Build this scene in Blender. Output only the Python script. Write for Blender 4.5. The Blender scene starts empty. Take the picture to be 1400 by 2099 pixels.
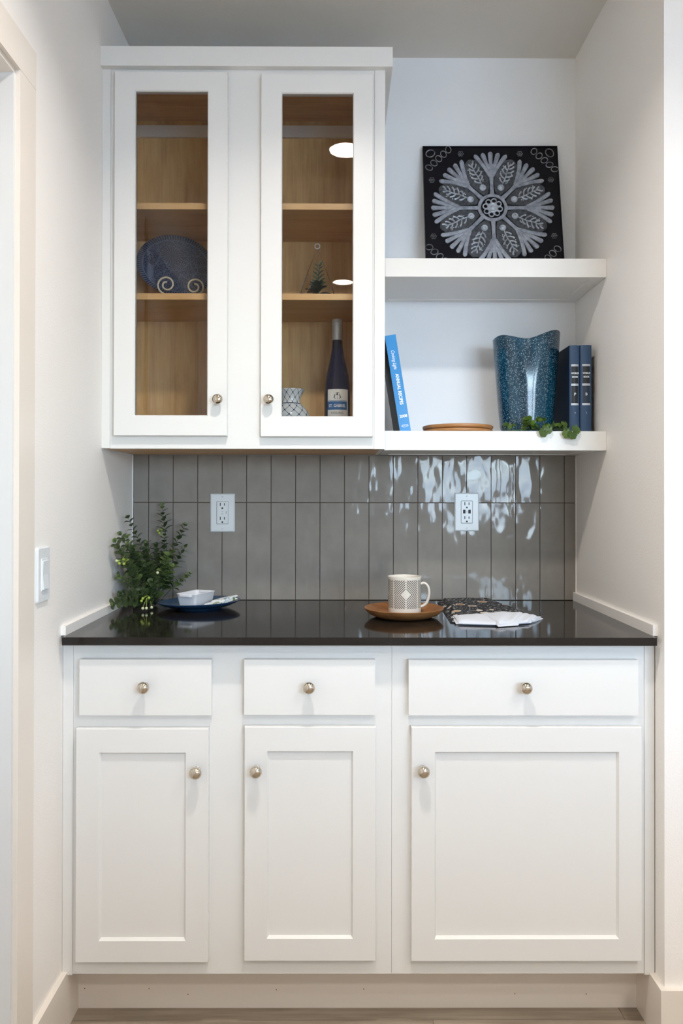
import bpy, bmesh, math, random
from mathutils import Vector, Matrix, noise as mnoise

random.seed(7)
I = 0.0254                      # everything below is drawn in inches
C = bpy.context.scene
PI = math.pi

# ------------------------------------------------------------------ camera
W, DEPTH, CEIL = 54.16, 24.0, 102.5
cam_d = bpy.data.cameras.new('camera')
cam = bpy.data.objects.new('camera', cam_d)
C.collection.objects.link(cam)
C.camera = cam
FPX, CY = 1595.4, 1008.6
yaw, pitch, roll = 0.0037, 0.0052, 0.0015
F = Vector((math.sin(yaw)*math.cos(pitch), math.cos(yaw)*math.cos(pitch), math.sin(pitch)))
Rv = Vector((math.cos(yaw), -math.sin(yaw), 0)); Uv = Rv.cross(F)
R2 = Rv*math.cos(roll) + Uv*math.sin(roll); U2 = Uv*math.cos(roll) - Rv*math.sin(roll)
M = Matrix((R2, U2, -F)).transposed().to_4x4()
M.translation = Vector((25.15, -95.28, 48.67))*I
cam.matrix_world = M
cam_d.sensor_fit = 'HORIZONTAL'; cam_d.sensor_width = 36.0
cam_d.lens = FPX/1400*36.0
cam_d.shift_y = (CY-1049.5)/1400
cam_d.clip_start = 0.05

# ------------------------------------------------------------------ sky, daylight, exposure
C.view_settings.view_transform = 'Standard'; C.view_settings.look = 'None'
C.view_settings.gamma = 1.0; C.view_settings.use_curve_mapping = False
C.view_settings.exposure = -0.49
C.cycles.use_denoising = True
C.cycles.max_bounces = 14; C.cycles.diffuse_bounces = 8; C.cycles.glossy_bounces = 6
C.cycles.transparent_max_bounces = 16
C.cycles.caustics_reflective = False; C.cycles.caustics_refractive = False
C.cycles.sample_clamp_indirect = 8.0
w = bpy.data.worlds.new('sky'); C.world = w; w.use_nodes = True
wn = w.node_tree.nodes; wl = w.node_tree.links
bg = wn['Background']
sky = wn.new('ShaderNodeTexSky'); sky.sky_type = 'NISHITA'; sky.sun_disc = False
sky.sun_elevation = math.radians(38); sky.sun_rotation = math.radians(60)
sky.air_density = 1.0; sky.dust_density = 2.5; sky.ozone_density = 1.0
sky_mix = wn.new('ShaderNodeMix'); sky_mix.data_type = 'RGBA'
sky_mix.inputs[0].default_value = 0.75
sky_mix.inputs[7].default_value = (0.67, 0.94, 1.30, 1)      # thin bright overcast over the blue
wl.new(sky.outputs[0], sky_mix.inputs[6]); wl.new(sky_mix.outputs[2], bg.inputs[0])
SKY = 23.0
bg.inputs[1].default_value = SKY
LAMP = 70.0                     # recessed lamp lens brightness
LAMP_W, LAMP_SPREAD = 19.5, 138  # each lamp's power and beam
LAMP_COL = (1.0, 0.945, 0.88, 1)

# ------------------------------------------------------------------ materials
def nodes(m): return m.node_tree.nodes, m.node_tree.links
def mat(name, col, rough=0.5, metal=0.0, spec=0.5, coat=0.0, emit=None):
    m = bpy.data.materials.new(name); m.use_nodes = True
    b = m.node_tree.nodes['Principled BSDF']
    b.inputs['Base Color'].default_value = (*col, 1)
    b.inputs['Roughness'].default_value = rough
    b.inputs['Metallic'].default_value = metal
    b.inputs['Specular IOR Level'].default_value = spec
    b.inputs['Coat Weight'].default_value = coat
    b.inputs['Coat Roughness'].default_value = 0.05
    if emit:
        b.inputs['Emission Color'].default_value = emit[0]
        b.inputs['Emission Strength'].default_value = emit[1]
    return m
def N(m, t, **kw):
    n = m.node_tree.nodes.new(t)
    for k, v in kw.items():
        if k.startswith('i_'):
            key = k[2:]
            n.inputs[int(key) if key.isdigit() else key.replace('_', ' ')].default_value = v
        else: setattr(n, k, v)
    return n
def math_n(m, op, a, b=None, c=None):
    n = m.node_tree.nodes.new('ShaderNodeMath'); n.operation = op
    for i, x in enumerate((a, b, c)):
        if x is None: continue
        if isinstance(x, (int, float)): n.inputs[i].default_value = x
        else: m.node_tree.links.new(x, n.inputs[i])
    return n.outputs[0]
def ramp(m, fac, stops, interp='LINEAR'):
    n = m.node_tree.nodes.new('ShaderNodeValToRGB'); cr = n.color_ramp; cr.interpolation = interp
    while len(cr.elements) > 1: cr.elements.remove(cr.elements[-1])
    cr.elements[0].position = stops[0][0]; cr.elements[0].color = (*stops[0][1], 1)
    for p, c in stops[1:]:
        e = cr.elements.new(p); e.color = (*c, 1)
    m.node_tree.links.new(fac, n.inputs[0]); return n.outputs[0]
def mixc(m, fac, a, b):
    n = m.node_tree.nodes.new('ShaderNodeMix'); n.data_type = 'RGBA'
    L = m.node_tree.links
    if isinstance(fac, (int, float)): n.inputs[0].default_value = fac
    else: L.new(fac, n.inputs[0])
    for i, x in ((6, a), (7, b)):
        if isinstance(x, tuple): n.inputs[i].default_value = (*x, 1)
        else: L.new(x, n.inputs[i])
    return n.outputs[2]
def setcol(m, out): m.node_tree.links.new(out, m.node_tree.nodes['Principled BSDF'].inputs['Base Color'])
def bump(m, h, dist, strength=1.0):
    b = m.node_tree.nodes.new('ShaderNodeBump'); b.inputs['Distance'].default_value = dist
    b.inputs['Strength'].default_value = strength
    m.node_tree.links.new(h, b.inputs['Height'])
    m.node_tree.links.new(b.outputs[0], m.node_tree.nodes['Principled BSDF'].inputs['Normal'])
def objco(m): return m.node_tree.nodes.new('ShaderNodeTexCoord').outputs['Object']
def noise_n(m, co, scale, detail=2.0, rough=0.5, dims='3D'):
    n = m.node_tree.nodes.new('ShaderNodeTexNoise'); n.noise_dimensions = dims
    n.inputs['Scale'].default_value = scale; n.inputs['Detail'].default_value = detail; n.inputs['Roughness'].default_value = rough
    m.node_tree.links.new(co, n.inputs['Vector']); return n.outputs['Fac']
def mapping(m, co, scale=(1, 1, 1), loc=(0, 0, 0), rot=(0, 0, 0)):
    n = m.node_tree.nodes.new('ShaderNodeMapping')
    n.inputs['Scale'].default_value = scale; n.inputs['Location'].default_value = loc; n.inputs['Rotation'].default_value = rot
    m.node_tree.links.new(co, n.inputs['Vector']); return n.outputs[0]
def with_random(m, co, amount=10.0):
    oi = m.node_tree.nodes.new('ShaderNodeObjectInfo')
    v = m.node_tree.nodes.new('ShaderNodeVectorMath'); v.operation = 'ADD'
    sc = math_n(m, 'MULTIPLY', oi.outputs['Random'], amount)
    cb = m.node_tree.nodes.new('ShaderNodeCombineXYZ')
    for i in range(3): m.node_tree.links.new(sc, cb.inputs[i])
    m.node_tree.links.new(co, v.inputs[0]); m.node_tree.links.new(cb.outputs[0], v.inputs[1])
    return v.outputs[0], oi.outputs['Random']

def paint(name, col, rough, tex):
    m = mat(name, col, rough, spec=0.35)
    co = objco(m)
    bump(m, noise_n(m, co, 230, 3.0), tex)
    return m
M_wall = paint('wall_paint', (0.85, 0.82, 0.785), 0.6, 0.0005)
M_wallb = paint('back_wall_daylight_tint', (0.84, 0.865, 0.885), 0.6, 0.0005)  # bluish daylight on the alcove wall is put into this colour
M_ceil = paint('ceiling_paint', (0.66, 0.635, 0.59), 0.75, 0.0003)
M_trim = mat('trim_paint', (0.76, 0.70, 0.63), 0.35)
M_cab = mat('cabinet_white', (0.745, 0.738, 0.715), 0.33, spec=0.4)
M_plastic = mat('white_plastic', (0.70, 0.73, 0.75), 0.28)
M_black = mat('black_slot', (0.01, 0.01, 0.01), 0.6)
M_nickel = mat('polished_nickel', (0.62, 0.55, 0.46), 0.13, 1.0)
M_jamb = mat('jamb_white', (0.66, 0.66, 0.655), 0.4)
M_caulk = mat('white_caulk', (0.85, 0.84, 0.82), 0.5)

def wood(name, cols, rough, scale, axis, coat=0.0, streak=9):
    m = mat(name, cols[0], rough, coat=coat)
    co = objco(m)
    co, _ = with_random(m, co, 3.0)
    s = [scale*streak]*3; s[axis] = scale
    a = noise_n(m, mapping(m, co, tuple(s)), 1.0, 5.0, 0.6)
    s2 = [scale*streak*6]*3; s2[axis] = scale*0.8
    b = noise_n(m, mapping(m, co, tuple(s2)), 1.0, 3.0, 0.6)
    f = math_n(m, 'ADD', math_n(m, 'MULTIPLY', a, 0.7), math_n(m, 'MULTIPLY', b, 0.3))
    setcol(m, ramp(m, f, [(0.32, cols[1]), (0.5, cols[0]), (0.68, cols[2])]))
    bump(m, f, 0.0004)
    return m
M_maple = wood('maple_ply', ((0.60, 0.365, 0.135), (0.45, 0.25, 0.082), (0.68, 0.445, 0.185)), 0.45, 5.0, 2, streak=6)
M_maple_x = wood('maple_board', ((0.60, 0.35, 0.14), (0.48, 0.26, 0.095), (0.66, 0.42, 0.19)), 0.42, 4.0, 0, streak=6)
M_acacia = wood('acacia_wood', ((0.27, 0.115, 0.038), (0.17, 0.065, 0.02), (0.35, 0.165, 0.06)), 0.42, 9.0, 0, streak=5)
M_bamboo = wood('bamboo_plate', ((0.36, 0.165, 0.055), (0.28, 0.12, 0.038), (0.43, 0.215, 0.08)), 0.38, 7.0, 0, streak=5)
M_oak = wood('floor_oak_vinyl', ((0.285, 0.235, 0.18), (0.18, 0.14, 0.10), (0.39, 0.33, 0.26)), 0.42, 3.2, 0, streak=9)

# quartz worktop
M_quartz = mat('charcoal_quartz', (0.022, 0.019, 0.017), 0.08, spec=0.30)
co = objco(M_quartz)
sp = noise_n(M_quartz, co, 900, 1.0)
setcol(M_quartz, ramp(M_quartz, sp, [(0.55, (0.014, 0.0115, 0.010)), (0.74, (0.024, 0.020, 0.018)), (0.82, (0.07, 0.063, 0.058))]))

# handmade glazed tile: gentle ripples, different on every tile
M_tile = mat('taupe_glazed_tile', (0.2, 0.19, 0.18), 0.075, spec=0.34)
co, rnd = with_random(M_tile, objco(M_tile), 20.0)
setcol(M_tile, mixc(M_tile, math_n(M_tile, 'MULTIPLY', noise_n(M_tile, co, 14, 3.0), 1.0), (0.205, 0.189, 0.168), (0.28, 0.260, 0.234)))
rip = noise_n(M_tile, mapping(M_tile, co, (1.0, 1.0, 0.45)), 27, 1.2, 0.35)
bump(M_tile, rip, 0.0036)
M_grout = mat('brown_grout', (0.10, 0.072, 0.055), 0.9)

def glass_thin(name, tint, fres=1.5, rough=0.0):
    m = bpy.data.materials.new(name); m.use_nodes = True
    n, l = nodes(m); n.remove(n['Principled BSDF'])
    t = n.new('ShaderNodeBsdfTransparent'); t.inputs[0].default_value = (*tint, 1)
    g = n.new('ShaderNodeBsdfGlossy'); g.inputs['Roughness'].default_value = rough
    f = n.new('ShaderNodeFresnel'); f.inputs[0].default_value = fres
    mx = n.new('ShaderNodeMixShader')
    l.new(f.outputs[0], mx.inputs[0]); l.new(t.outputs[0], mx.inputs[1]); l.new(g.outputs[0], mx.inputs[2])
    l.new(mx.outputs[0], n['Material Output'].inputs[0]); return m
M_pane = glass_thin('door_glass', (0.97, 0.97, 0.96), 1.36)
M_winglass = glass_thin('window_glass', (0.98, 0.99, 0.99))
M_terr = glass_thin('terrarium_glass', (0.975, 0.985, 0.98), 1.055)

# ------------------------------------------------------------------ mesh helpers (inches)
ORIGIN = {}                     # world base point of every thing / structure, inches
def finish(o, label=None, cat=None, group=None, kind=None):
    if label: o['label'] = label
    if cat: o['category'] = cat
    if group: o['group'] = group
    if kind: o['kind'] = kind
    return o
def mesh_from(name, bm, m, smooth=False, bev=0.0, seg=2, ang=30, off=(0, 0, 0)):
    if bev > 0:
        es = [e for e in bm.edges if len(e.link_faces) == 2 and e.calc_face_angle(0) > math.radians(ang)]
        bmesh.ops.bevel(bm, geom=es, offset=bev, segments=seg, profile=0.6, affect='EDGES', clamp_overlap=True)
    bmesh.ops.recalc_face_normals(bm, faces=bm.faces)
    for v in bm.verts: v.co = (v.co - Vector(off))*I
    me = bpy.data.meshes.new(name); bm.to_mesh(me); bm.free()
    for mm in (m if isinstance(m, (list, tuple)) else [m]): me.materials.append(mm)
    if smooth:
        for p in me.polygons: p.use_smooth = True
        try: me.set_sharp_from_angle(angle=math.radians(40))
        except Exception: pass
    return me
def link(name, me, parent=None):
    o = bpy.data.objects.new(name, me); C.collection.objects.link(o)
    if parent is not None: o.parent = parent
    return o
def thing(name, label, cat, loc, group=None, rotz=0.0):
    o = bpy.data.objects.new(name, None); C.collection.objects.link(o)
    o.empty_display_size = 0.02
    o.location = Vector(loc)*I; o.rotation_euler = (0, 0, rotz)
    ORIGIN[o] = Vector(loc)
    return finish(o, label, cat, group)
def part(name, bm, m, parent, smooth=False, bev=0.0, seg=2, local=False, kind=None, label=None, ang=30):
    root = parent
    while root.parent: root = root.parent
    off = (0, 0, 0) if local else ORIGIN.get(root, Vector((0, 0, 0)))
    o = link(name, mesh_from(name, bm, m, smooth, bev, seg, ang, off), parent)
    return finish(o, label=label, kind=kind)
def solo(name, bm, m, loc, label=None, cat=None, kind=None, group=None, smooth=False, bev=0.0, seg=2, ang=30, local=False):
    o = link(name, mesh_from(name, bm, m, smooth, bev, seg, ang, (0, 0, 0) if local else loc))
    o.location = Vector(loc)*I; ORIGIN[o] = Vector(loc)
    return finish(o, label, cat, group, kind)
def inst(name, src, parent, mtx):
    o = link(name, src.data if hasattr(src, 'data') else src, parent)
    mm = mtx.copy(); mm.translation = mm.translation*I
    o.matrix_local = mm
    return o
def box(x0, x1, y0, y1, z0, z1, bm=None):
    bm = bm or bmesh.new()
    v = [bm.verts.new(p) for p in ((x0,y0,z0),(x1,y0,z0),(x1,y1,z0),(x0,y1,z0),(x0,y0,z1),(x1,y0,z1),(x1,y1,z1),(x0,y1,z1))]
    for f in ((0,3,2,1),(4,5,6,7),(0,1,5,4),(1,2,6,5),(2,3,7,6),(3,0,4,7)): bm.faces.new([v[i] for i in f])
    return bm
def loft(rings, bm=None, cap0=True, cap1=True, closed=True):
    bm = bm or bmesh.new()
    R = [[bm.verts.new(p) for p in r] for r in rings]
    n = len(R[0])
    for a, b in zip(R, R[1:]):
        for i in range(n if closed else n-1):
            j = (i+1) % n; bm.faces.new((a[i], a[j], b[j], b[i]))
    if cap0: bm.faces.new(R[0][::-1])
    if cap1: bm.faces.new(R[-1])
    return bm
def lathe(prof, seg=40, bm=None, cap0=True, cap1=True, c=(0, 0, 0), axis='Z'):
    rings = []
    for r, h in prof:
        ring = []
        for i in range(seg):
            a = 2*PI*i/seg
            p = (r*math.cos(a), r*math.sin(a), h)
            if axis == 'Y': p = (p[0], -h, p[1])
            ring.append((c[0]+p[0], c[1]+p[1], c[2]+p[2]))
        rings.append(ring)
    return loft(rings, bm, cap0, cap1)
def tube(pts, rad, seg=8, bm=None, taper=None, caps=True):
    pts = [Vector(p) for p in pts]; rings = []
    up = Vector((0.13, 0.21, 0.97))
    for i, p in enumerate(pts):
        d = (pts[min(i+1, len(pts)-1)] - pts[max(i-1, 0)]).normalized()
        a = d.cross(up)
        if a.length < 1e-3: a = d.cross(Vector((1, 0, 0)))
        a.normalize(); b = d.cross(a).normalized()
        r = rad if taper is None else rad + (taper-rad)*i/(len(pts)-1)
        rings.append([p + a*r*math.cos(2*PI*k/seg) + b*r*math.sin(2*PI*k/seg) for k in range(seg)])
    return loft(rings, bm, caps, caps)
def spline(ctrl, n=16):
    c = [Vector(p) for p in ctrl]; c = [c[0]*2-c[1]] + c + [c[-1]*2-c[-2]]; out = []
    for s in range(1, len(c)-2):
        for k in range(n):
            t = k/n; p0, p1, p2, p3 = c[s-1:s+3]
            out.append(0.5*((2*p1)+(p2-p0)*t+(2*p0-5*p1+4*p2-p3)*t*t+(3*p1-p0-3*p2+p3)*t**3))
    out.append(c[-2]); return out
def rrect(cx, cy, hx, hy, r, z, n=5):
    out = []
    for k, (sx, sy) in enumerate(((1, 1), (-1, 1), (-1, -1), (1, -1))):
        for i in range(n):
            a = k*PI/2 + (PI/2)*i/(n-1)
            out.append((cx+sx*(hx-r)+r*math.cos(a), cy+sy*(hy-r)+r*math.sin(a), z))
    return out
_fonts = []
def text_mesh(name, s, size, m, mtx, parent, ext=0.004, align='CENTER', shear=0.0, sx=1.0, bold=0.0, label=None):
    """flat lettering as a mesh: drawn in its own plane, then placed by mtx (inches)"""
    cu = bpy.data.curves.new(name, 'FONT'); cu.body = s; cu.size = size; cu.align_x = align; cu.align_y = 'CENTER'
    cu.extrude = ext; cu.shear = shear; cu.offset = bold; cu.resolution_u = 3
    o = bpy.data.objects.new(name, cu); C.collection.objects.link(o)
    bpy.context.view_layer.update()
    me = bpy.data.meshes.new_from_object(o.evaluated_get(bpy.context.evaluated_depsgraph_get()))
    bpy.data.objects.remove(o)
    sc = Matrix.Diagonal((sx, 1, 1, 1))
    me.transform(Matrix.Scale(I, 4) @ mtx @ sc); me.materials.clear(); me.materials.append(m)
    t = link(name, me, parent)
    return t
def face_cam(x, y, z, rz=0.0):   # text plane that faces -Y, at local inches, turned rz in that plane
    return Matrix.Translation((x, y, z)) @ Matrix.Rotation(PI/2, 4, 'X') @ Matrix.Rotation(rz, 4, 'Z')

# ================================================================== ROOM SHELL
RX, RY = 150.0, -190.0          # the room opens to the right and runs back behind the camera
def structure(name, bm, m, loc=(0, 0, 0), bev=0.0, label=None):
    return solo(name, bm, m, loc, kind='structure', bev=bev, label=label)
floor = structure('floor', box(-6, RX+5, RY-5, 5, -1.2, -0.35), M_grout)
PLW, PLL = 7.0, 48.0
plank_src = {}
row = 0
y = -22.72+PLW
while y > RY:
    y1 = min(y, 2.0); x = -6.0
    first = 57.87 if row == 0 else (22, 40, 9, 31)[row % 4]
    while x < RX+4:
        ln = first if x == -6.0 else PLL
        ln = min(ln, RX+4-x)
        key = round(ln, 2)
        if key not in plank_src:
            bm = box(-ln/2+.02, ln/2-.02, -PLW/2+.02, PLW/2-.02, -0.36, 0.0)
            plank_src[key] = mesh_from('floor_plank', bm, M_oak, bev=0.03, seg=1)
        inst('floor_plank', plank_src[key], floor, Matrix.Translation((x+ln/2, y-PLW/2, 0)))
        x += ln
    y -= PLW; row += 1
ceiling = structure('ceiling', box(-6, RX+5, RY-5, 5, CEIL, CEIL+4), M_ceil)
# left wall, with the doorway nearer the camera
D0, D1, DH = -34.55, -67.3, 82.1
bm = box(-4.6, 0, D0, 5, -0.4, CEIL); box(-4.6, 0, RY, D1, -0.4, CEIL, bm); box(-4.6, 0, D1, D0, DH, CEIL, bm)
wall_left = structure('wall_left', bm, M_wall)
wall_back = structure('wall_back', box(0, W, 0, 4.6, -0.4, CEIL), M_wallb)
bm = box(W, W+5, -26.05, 4.6, -0.4, CEIL)
wall_right = structure('wall_right', bm, M_wall)
wall_front_right = structure('wall_front', box(W+5, RX, -26.05, -21.5, -0.4, CEIL), M_wall)
wall_far_right = structure('wall_far_right', box(RX, RX+4.6, RY, -21.5, -0.4, CEIL), M_wall)
# wall behind the camera with its window
WX0, WX1, WZ0, WZ1 = 56, 94, 36, 86
PX0, PX1, PZ0, PZ1 = 99, 147, 36, 86       # wider unseen window, added beside the first for more daylight
bm = box(-4.6, WX0, RY-4.6, RY, -0.4, CEIL); box(WX1, PX0, RY-4.6, RY, -0.4, CEIL, bm)
box(PX1, RX, RY-4.6, RY, -0.4, CEIL, bm); box(PX0, PX1, RY-4.6, RY, PZ1, CEIL, bm); box(PX0, PX1, RY-4.6, RY, -0.4, PZ0, bm)
box(WX0, WX1, RY-4.6, RY, -0.4, WZ0, bm); box(WX0, WX1, RY-4.6, RY, WZ1, CEIL, bm)
wall_rear = structure('wall_rear', bm, M_wall)
window_1 = finish(bpy.data.objects.new('window_1', None), kind='structure'); C.collection.objects.link(window_1)
ORIGIN[window_1] = Vector((0, 0, 0))
yw = RY-2.6
for a in ((WX0, WX0+1.5, WZ0, WZ1), (WX1-1.5, WX1, WZ0, WZ1), (WX0+1.5, WX1-1.5, WZ0, WZ0+1.5), (WX0+1.5, WX1-1.5, WZ1-1.5, WZ1), ):
    part('window_frame', box(a[0], a[1], yw-1, yw+1, a[2], a[3]), M_trim, window_1, bev=0.1)
zm = (WZ0+WZ1)/2
part('meeting_rail', box(WX0+1.5, WX1-1.5, yw-.8, yw+.8, zm-.7, zm+.7), M_trim, window_1, bev=0.1)
part('window_pane', box(WX0+1.5, WX1-1.5, yw-.06, yw+.06, WZ0+1.5, zm-.7), M_winglass, window_1)
part('window_pane', box(WX0+1.5, WX1-1.5, yw-.06, yw+.06, zm+.7, WZ1-1.5), M_winglass, window_1)
part('window_sill', box(WX0-2, WX1+2, RY-2, RY+1.2, WZ0-.9, WZ0), M_trim, window_1, bev=0.1)
added_window = finish(bpy.data.objects.new('added_window', None), kind='structure'); C.collection.objects.link(added_window)
ORIGIN[added_window] = Vector((0, 0, 0))
for a in ((PX0, PX0+1.5, PZ0, PZ1), (PX1-1.5, PX1, PZ0, PZ1), (PX0+1.5, PX1-1.5, PZ0, PZ0+1.5), (PX0+1.5, PX1-1.5, PZ1-1.5, PZ1)):
    part('window_frame', box(a[0], a[1], yw-1, yw+1, a[2], a[3]), M_trim, added_window, bev=0.1)
part('window_pane', box(PX0+1.5, PX1-1.5, yw-.06, yw+.06, PZ0+1.5, PZ1-1.5), M_winglass, added_window)
part('window_sill', box(PX0-2, PX1+2, RY-2, RY+1.2, PZ0-.9, PZ0), M_trim, added_window, bev=0.1)
ground = structure('ground_outside', box(-600, 1100, RY-900, 600, -10, -8), mat('pale_concrete', (0.55, 0.55, 0.54), 0.9))
pd = bpy.data.lights.new('window_portal', 'AREA'); pd.shape = 'RECTANGLE'
pd.size = (WX1-WX0)*I; pd.size_y = (WZ1-WZ0)*I; pd.cycles.is_portal = True
po = bpy.data.objects.new('window_portal', pd); C.collection.objects.link(po)
po.location = Vector(((WX0+WX1)/2, RY-4.7, zm))*I; po.rotation_euler = Vector((0, 1, 0)).to_track_quat('-Z', 'Z').to_euler()
po['kind'] = 'helper'
pd2 = bpy.data.lights.new('window_portal', 'AREA'); pd2.shape = 'RECTANGLE'
pd2.size = (PX1-PX0)*I; pd2.size_y = (PZ1-PZ0)*I; pd2.cycles.is_portal = True
po2 = bpy.data.objects.new('window_portal', pd2); C.collection.objects.link(po2)
po2.location = Vector(((PX0+PX1)/2, RY-4.7, (PZ0+PZ1)/2))*I
po2.rotation_euler = po.rotation_euler; po2['kind'] = 'helper'

# low unseen partition with cap, added to keep window daylight off the lower cabinets
structure('added_low_wall', box(34, RX, -117, -112, 0, 44), M_wall)
structure('added_wall_cap', box(33.2, RX, -117.8, -111.2, 44, 45), M_trim, bev=.08)

# door in the left wall: jamb, casing, slab
door_1 = finish(bpy.data.objects.new('door_1', None), kind='structure'); C.collection.objects.link(door_1)
ORIGIN[door_1] = Vector((0, 0, 0))
part('door_jamb', box(-4.6, 0.02, D0-.75, D0, 0.0, DH), M_jamb, door_1, bev=0.04)
part('door_jamb', box(-4.6, 0.05, D1, D1+.75, 0.0, DH), M_trim, door_1, bev=0.04)
part('head_jamb', box(-4.6, 0.05, D1+.75, D0-.75, DH-.75, DH), M_trim, door_1, bev=0.04)
part('door_stop', box(-3.2, -2.7, D0-1.2, D0-.75, 0.0, DH-.75), M_jamb, door_1, bev=0.04)
CZ0 = 81.75
part('side_casing', box(0.0, 0.40, -34.92, -31.82, 0.0, CZ0), M_trim, door_1, bev=0.05)
part('side_casing', box(0.0, 0.55, D1-3.6, D1+.5, 0.0, CZ0), M_trim, door_1, bev=0.05)
part('head_casing', box(0.0, 0.42, D1-3.6, -31.82, CZ0, CZ0+3.0), M_trim, door_1, bev=0.05)
slab = part('door_slab', box(-4.5, -3.25, D1+.9, D0-.9, 0.3, DH-.9), M_cab, door_1, bev=0.05)
part('door_knob', loft([[(-3.25+h, D1+3.5+r*math.cos(2*PI*k/20), 36+r*math.sin(2*PI*k/20)) for k in range(20)] for r, h in
           ((1.1, 0), (1.1, .15), (.4, .25), (.4, 1.0), (.95, 1.4), (1.0, 1.9), (.7, 2.3), (.1, 2.4))]), M_nickel, slab, smooth=True)

# baseboards
BBH = 5.25
structure('baseboard_left', box(0, 0.5, -31.82, -21.0, 0, BBH), M_trim, bev=0.04)
structure('baseboard_left', box(0, 0.5, RY, D1-3.6, 0, BBH), M_trim, bev=0.04)
bm = box(W-.55, W, -26.65, -21.0, 0, BBH-.1); box(W, RX, -26.65, -26.05, 0, BBH-.1, bm)
structure('baseboard_right', bm, M_trim, bev=0.04)
structure('baseboard_rear', box(0, RX, RY, RY+.5, 0, BBH), M_trim, bev=0.04)
# painted side splash strips on the worktop
structure('trim_1', box(0.0, 0.44, -24.6, -0.45, 36.0, 36.85), M_wall, bev=0.05)
structure('trim_2', box(W-.43, W, -24.6, -0.45, 36.0, 36.98), M_wall, bev=0.05)

# ================================================================== BACKSPLASH: tiles are parts of the back wall
grout = part('grout_bed', box(0.05, W-.02, -0.26, 0.0, 36.0, 53.64), M_grout, wall_back)
xs = [0.14] + [2.01+2.982*i for i in range(18)] + [W-.02]
for z0, z1 in ((36.06, 47.82), (47.92, 53.62)):
    for x0, x1 in zip(xs, xs[1:]):
        a, b = x0+.045, x1-.045
        cx, cz = (a+b)/2, (z0+z1)/2
        bm = box(a-cx, b-cx, -.37, -.02, z0-cz, z1-cz)
        me = mesh_from('tile', bm, M_tile, bev=0.05, seg=2)
        for p in me.polygons: p.use_smooth = True
        try: me.set_sharp_from_angle(angle=math.radians(60))
        except Exception: pass
        o = link('tile', me, wall_back); o.location = Vector((cx, random.uniform(-.012, .012), cz))*I
        o.rotation_euler = (random.gauss(0, .004), 0, random.gauss(0, .004))
bm = box(0.02, 0.13, -.44, -.2, 36.85, 53.6); part('caulk_bead', bm, M_caulk, wall_back, bev=0.03)
bm = box(W-.10, W-.01, -.44, -.2, 36.98, 53.6); part('caulk_bead', bm, M_caulk, wall_back, bev=0.03)

# ================================================================== CABINETS
def frame_bm(x0, x1, z0, z1, l, r, t, b, yf, yb, slope=0.18, rec=0.3, through=False):
    """door frame ring; front at yf (towards camera), back at yb; opening edges slope in by rec"""
    bm = bmesh.new()
    def rect(a, c, d, e, y): return [bm.verts.new(p) for p in ((a, y, d), (c, y, d), (c, y, e), (a, y, e))]
    c = 0.07
    ob = rect(x0, x1, z0, z1, yb); o1 = rect(x0, x1, z0, z1, yf+c); o2 = rect(x0+c*.7, x1-c*.7, z0+c*.7, z1-c*.7, yf)
    i1 = rect(x0+l, x1-r, z0+b, z1-t, yf)
    s = slope
    i2 = rect(x0+l+s, x1-r-s, z0+b+s, z1-t-s, yf+rec)
    i3 = rect(x0+l+s, x1-r-s, z0+b+s, z1-t-s, yb)
    seq = [ob, o1, o2, i1, i2, i3, ob]
    for A, B in zip(seq, seq[1:]):
        for k in range(4):
            j = (k+1) % 4; bm.faces.new((A[k], A[j], B[j], B[k]))
    return bm
def knob_bm(x, y, z):
    prof = [(0.30, 0.0), (0.33, 0.03), (0.31, 0.09), (0.19, 0.16), (0.155, 0.30), (0.18, 0.42), (0.26, 0.47), (0.36, 0.53), (0.47, 0.64),
            (0.535, 0.78), (0.55, 0.90), (0.525, 1.02), (0.44, 1.14), (0.30, 1.23), (0.14, 1.27), (0.03, 1.275)]
    return lathe(prof, 28, c=(x, y, z), axis='Y')
def shaker_door(parent, x0, x1, z0, z1, l, r, t, b, yf, knob):
    d = part('door', frame_bm(x0, x1, z0, z1, l, r, t, b, yf, yf+.72), M_cab, parent)
    part('door_panel', box(x0+l, x1-r, yf+.31, yf+.55, z0+b, z1-t), M_cab, d)
    part('knob', knob_bm(knob[0], yf, knob[1]), M_nickel, d, smooth=True)
def drawer(parent, x0, x1, z0, z1, yf, knob):
    d = part('drawer', box(x0, x1, yf, yf+.72, z0, z1), M_cab, parent, bev=0.06)
    part('knob', knob_bm(knob[0], yf, knob[1]), M_nickel, d, smooth=True)
CB, CT = 5.08, 35.27            # base cabinet bottom and top
YF, YD = -24.0, -24.74          # face frame front, door front
def boards(parent, name, lst, m=None, y0=YF, th=0.75, bev=0.012):
    for x0, x1, z0, z1 in lst: part(name, box(x0, x1, y0, y0+th, z0, z1), m or M_cab, parent, bev=bev, seg=1)
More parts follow.
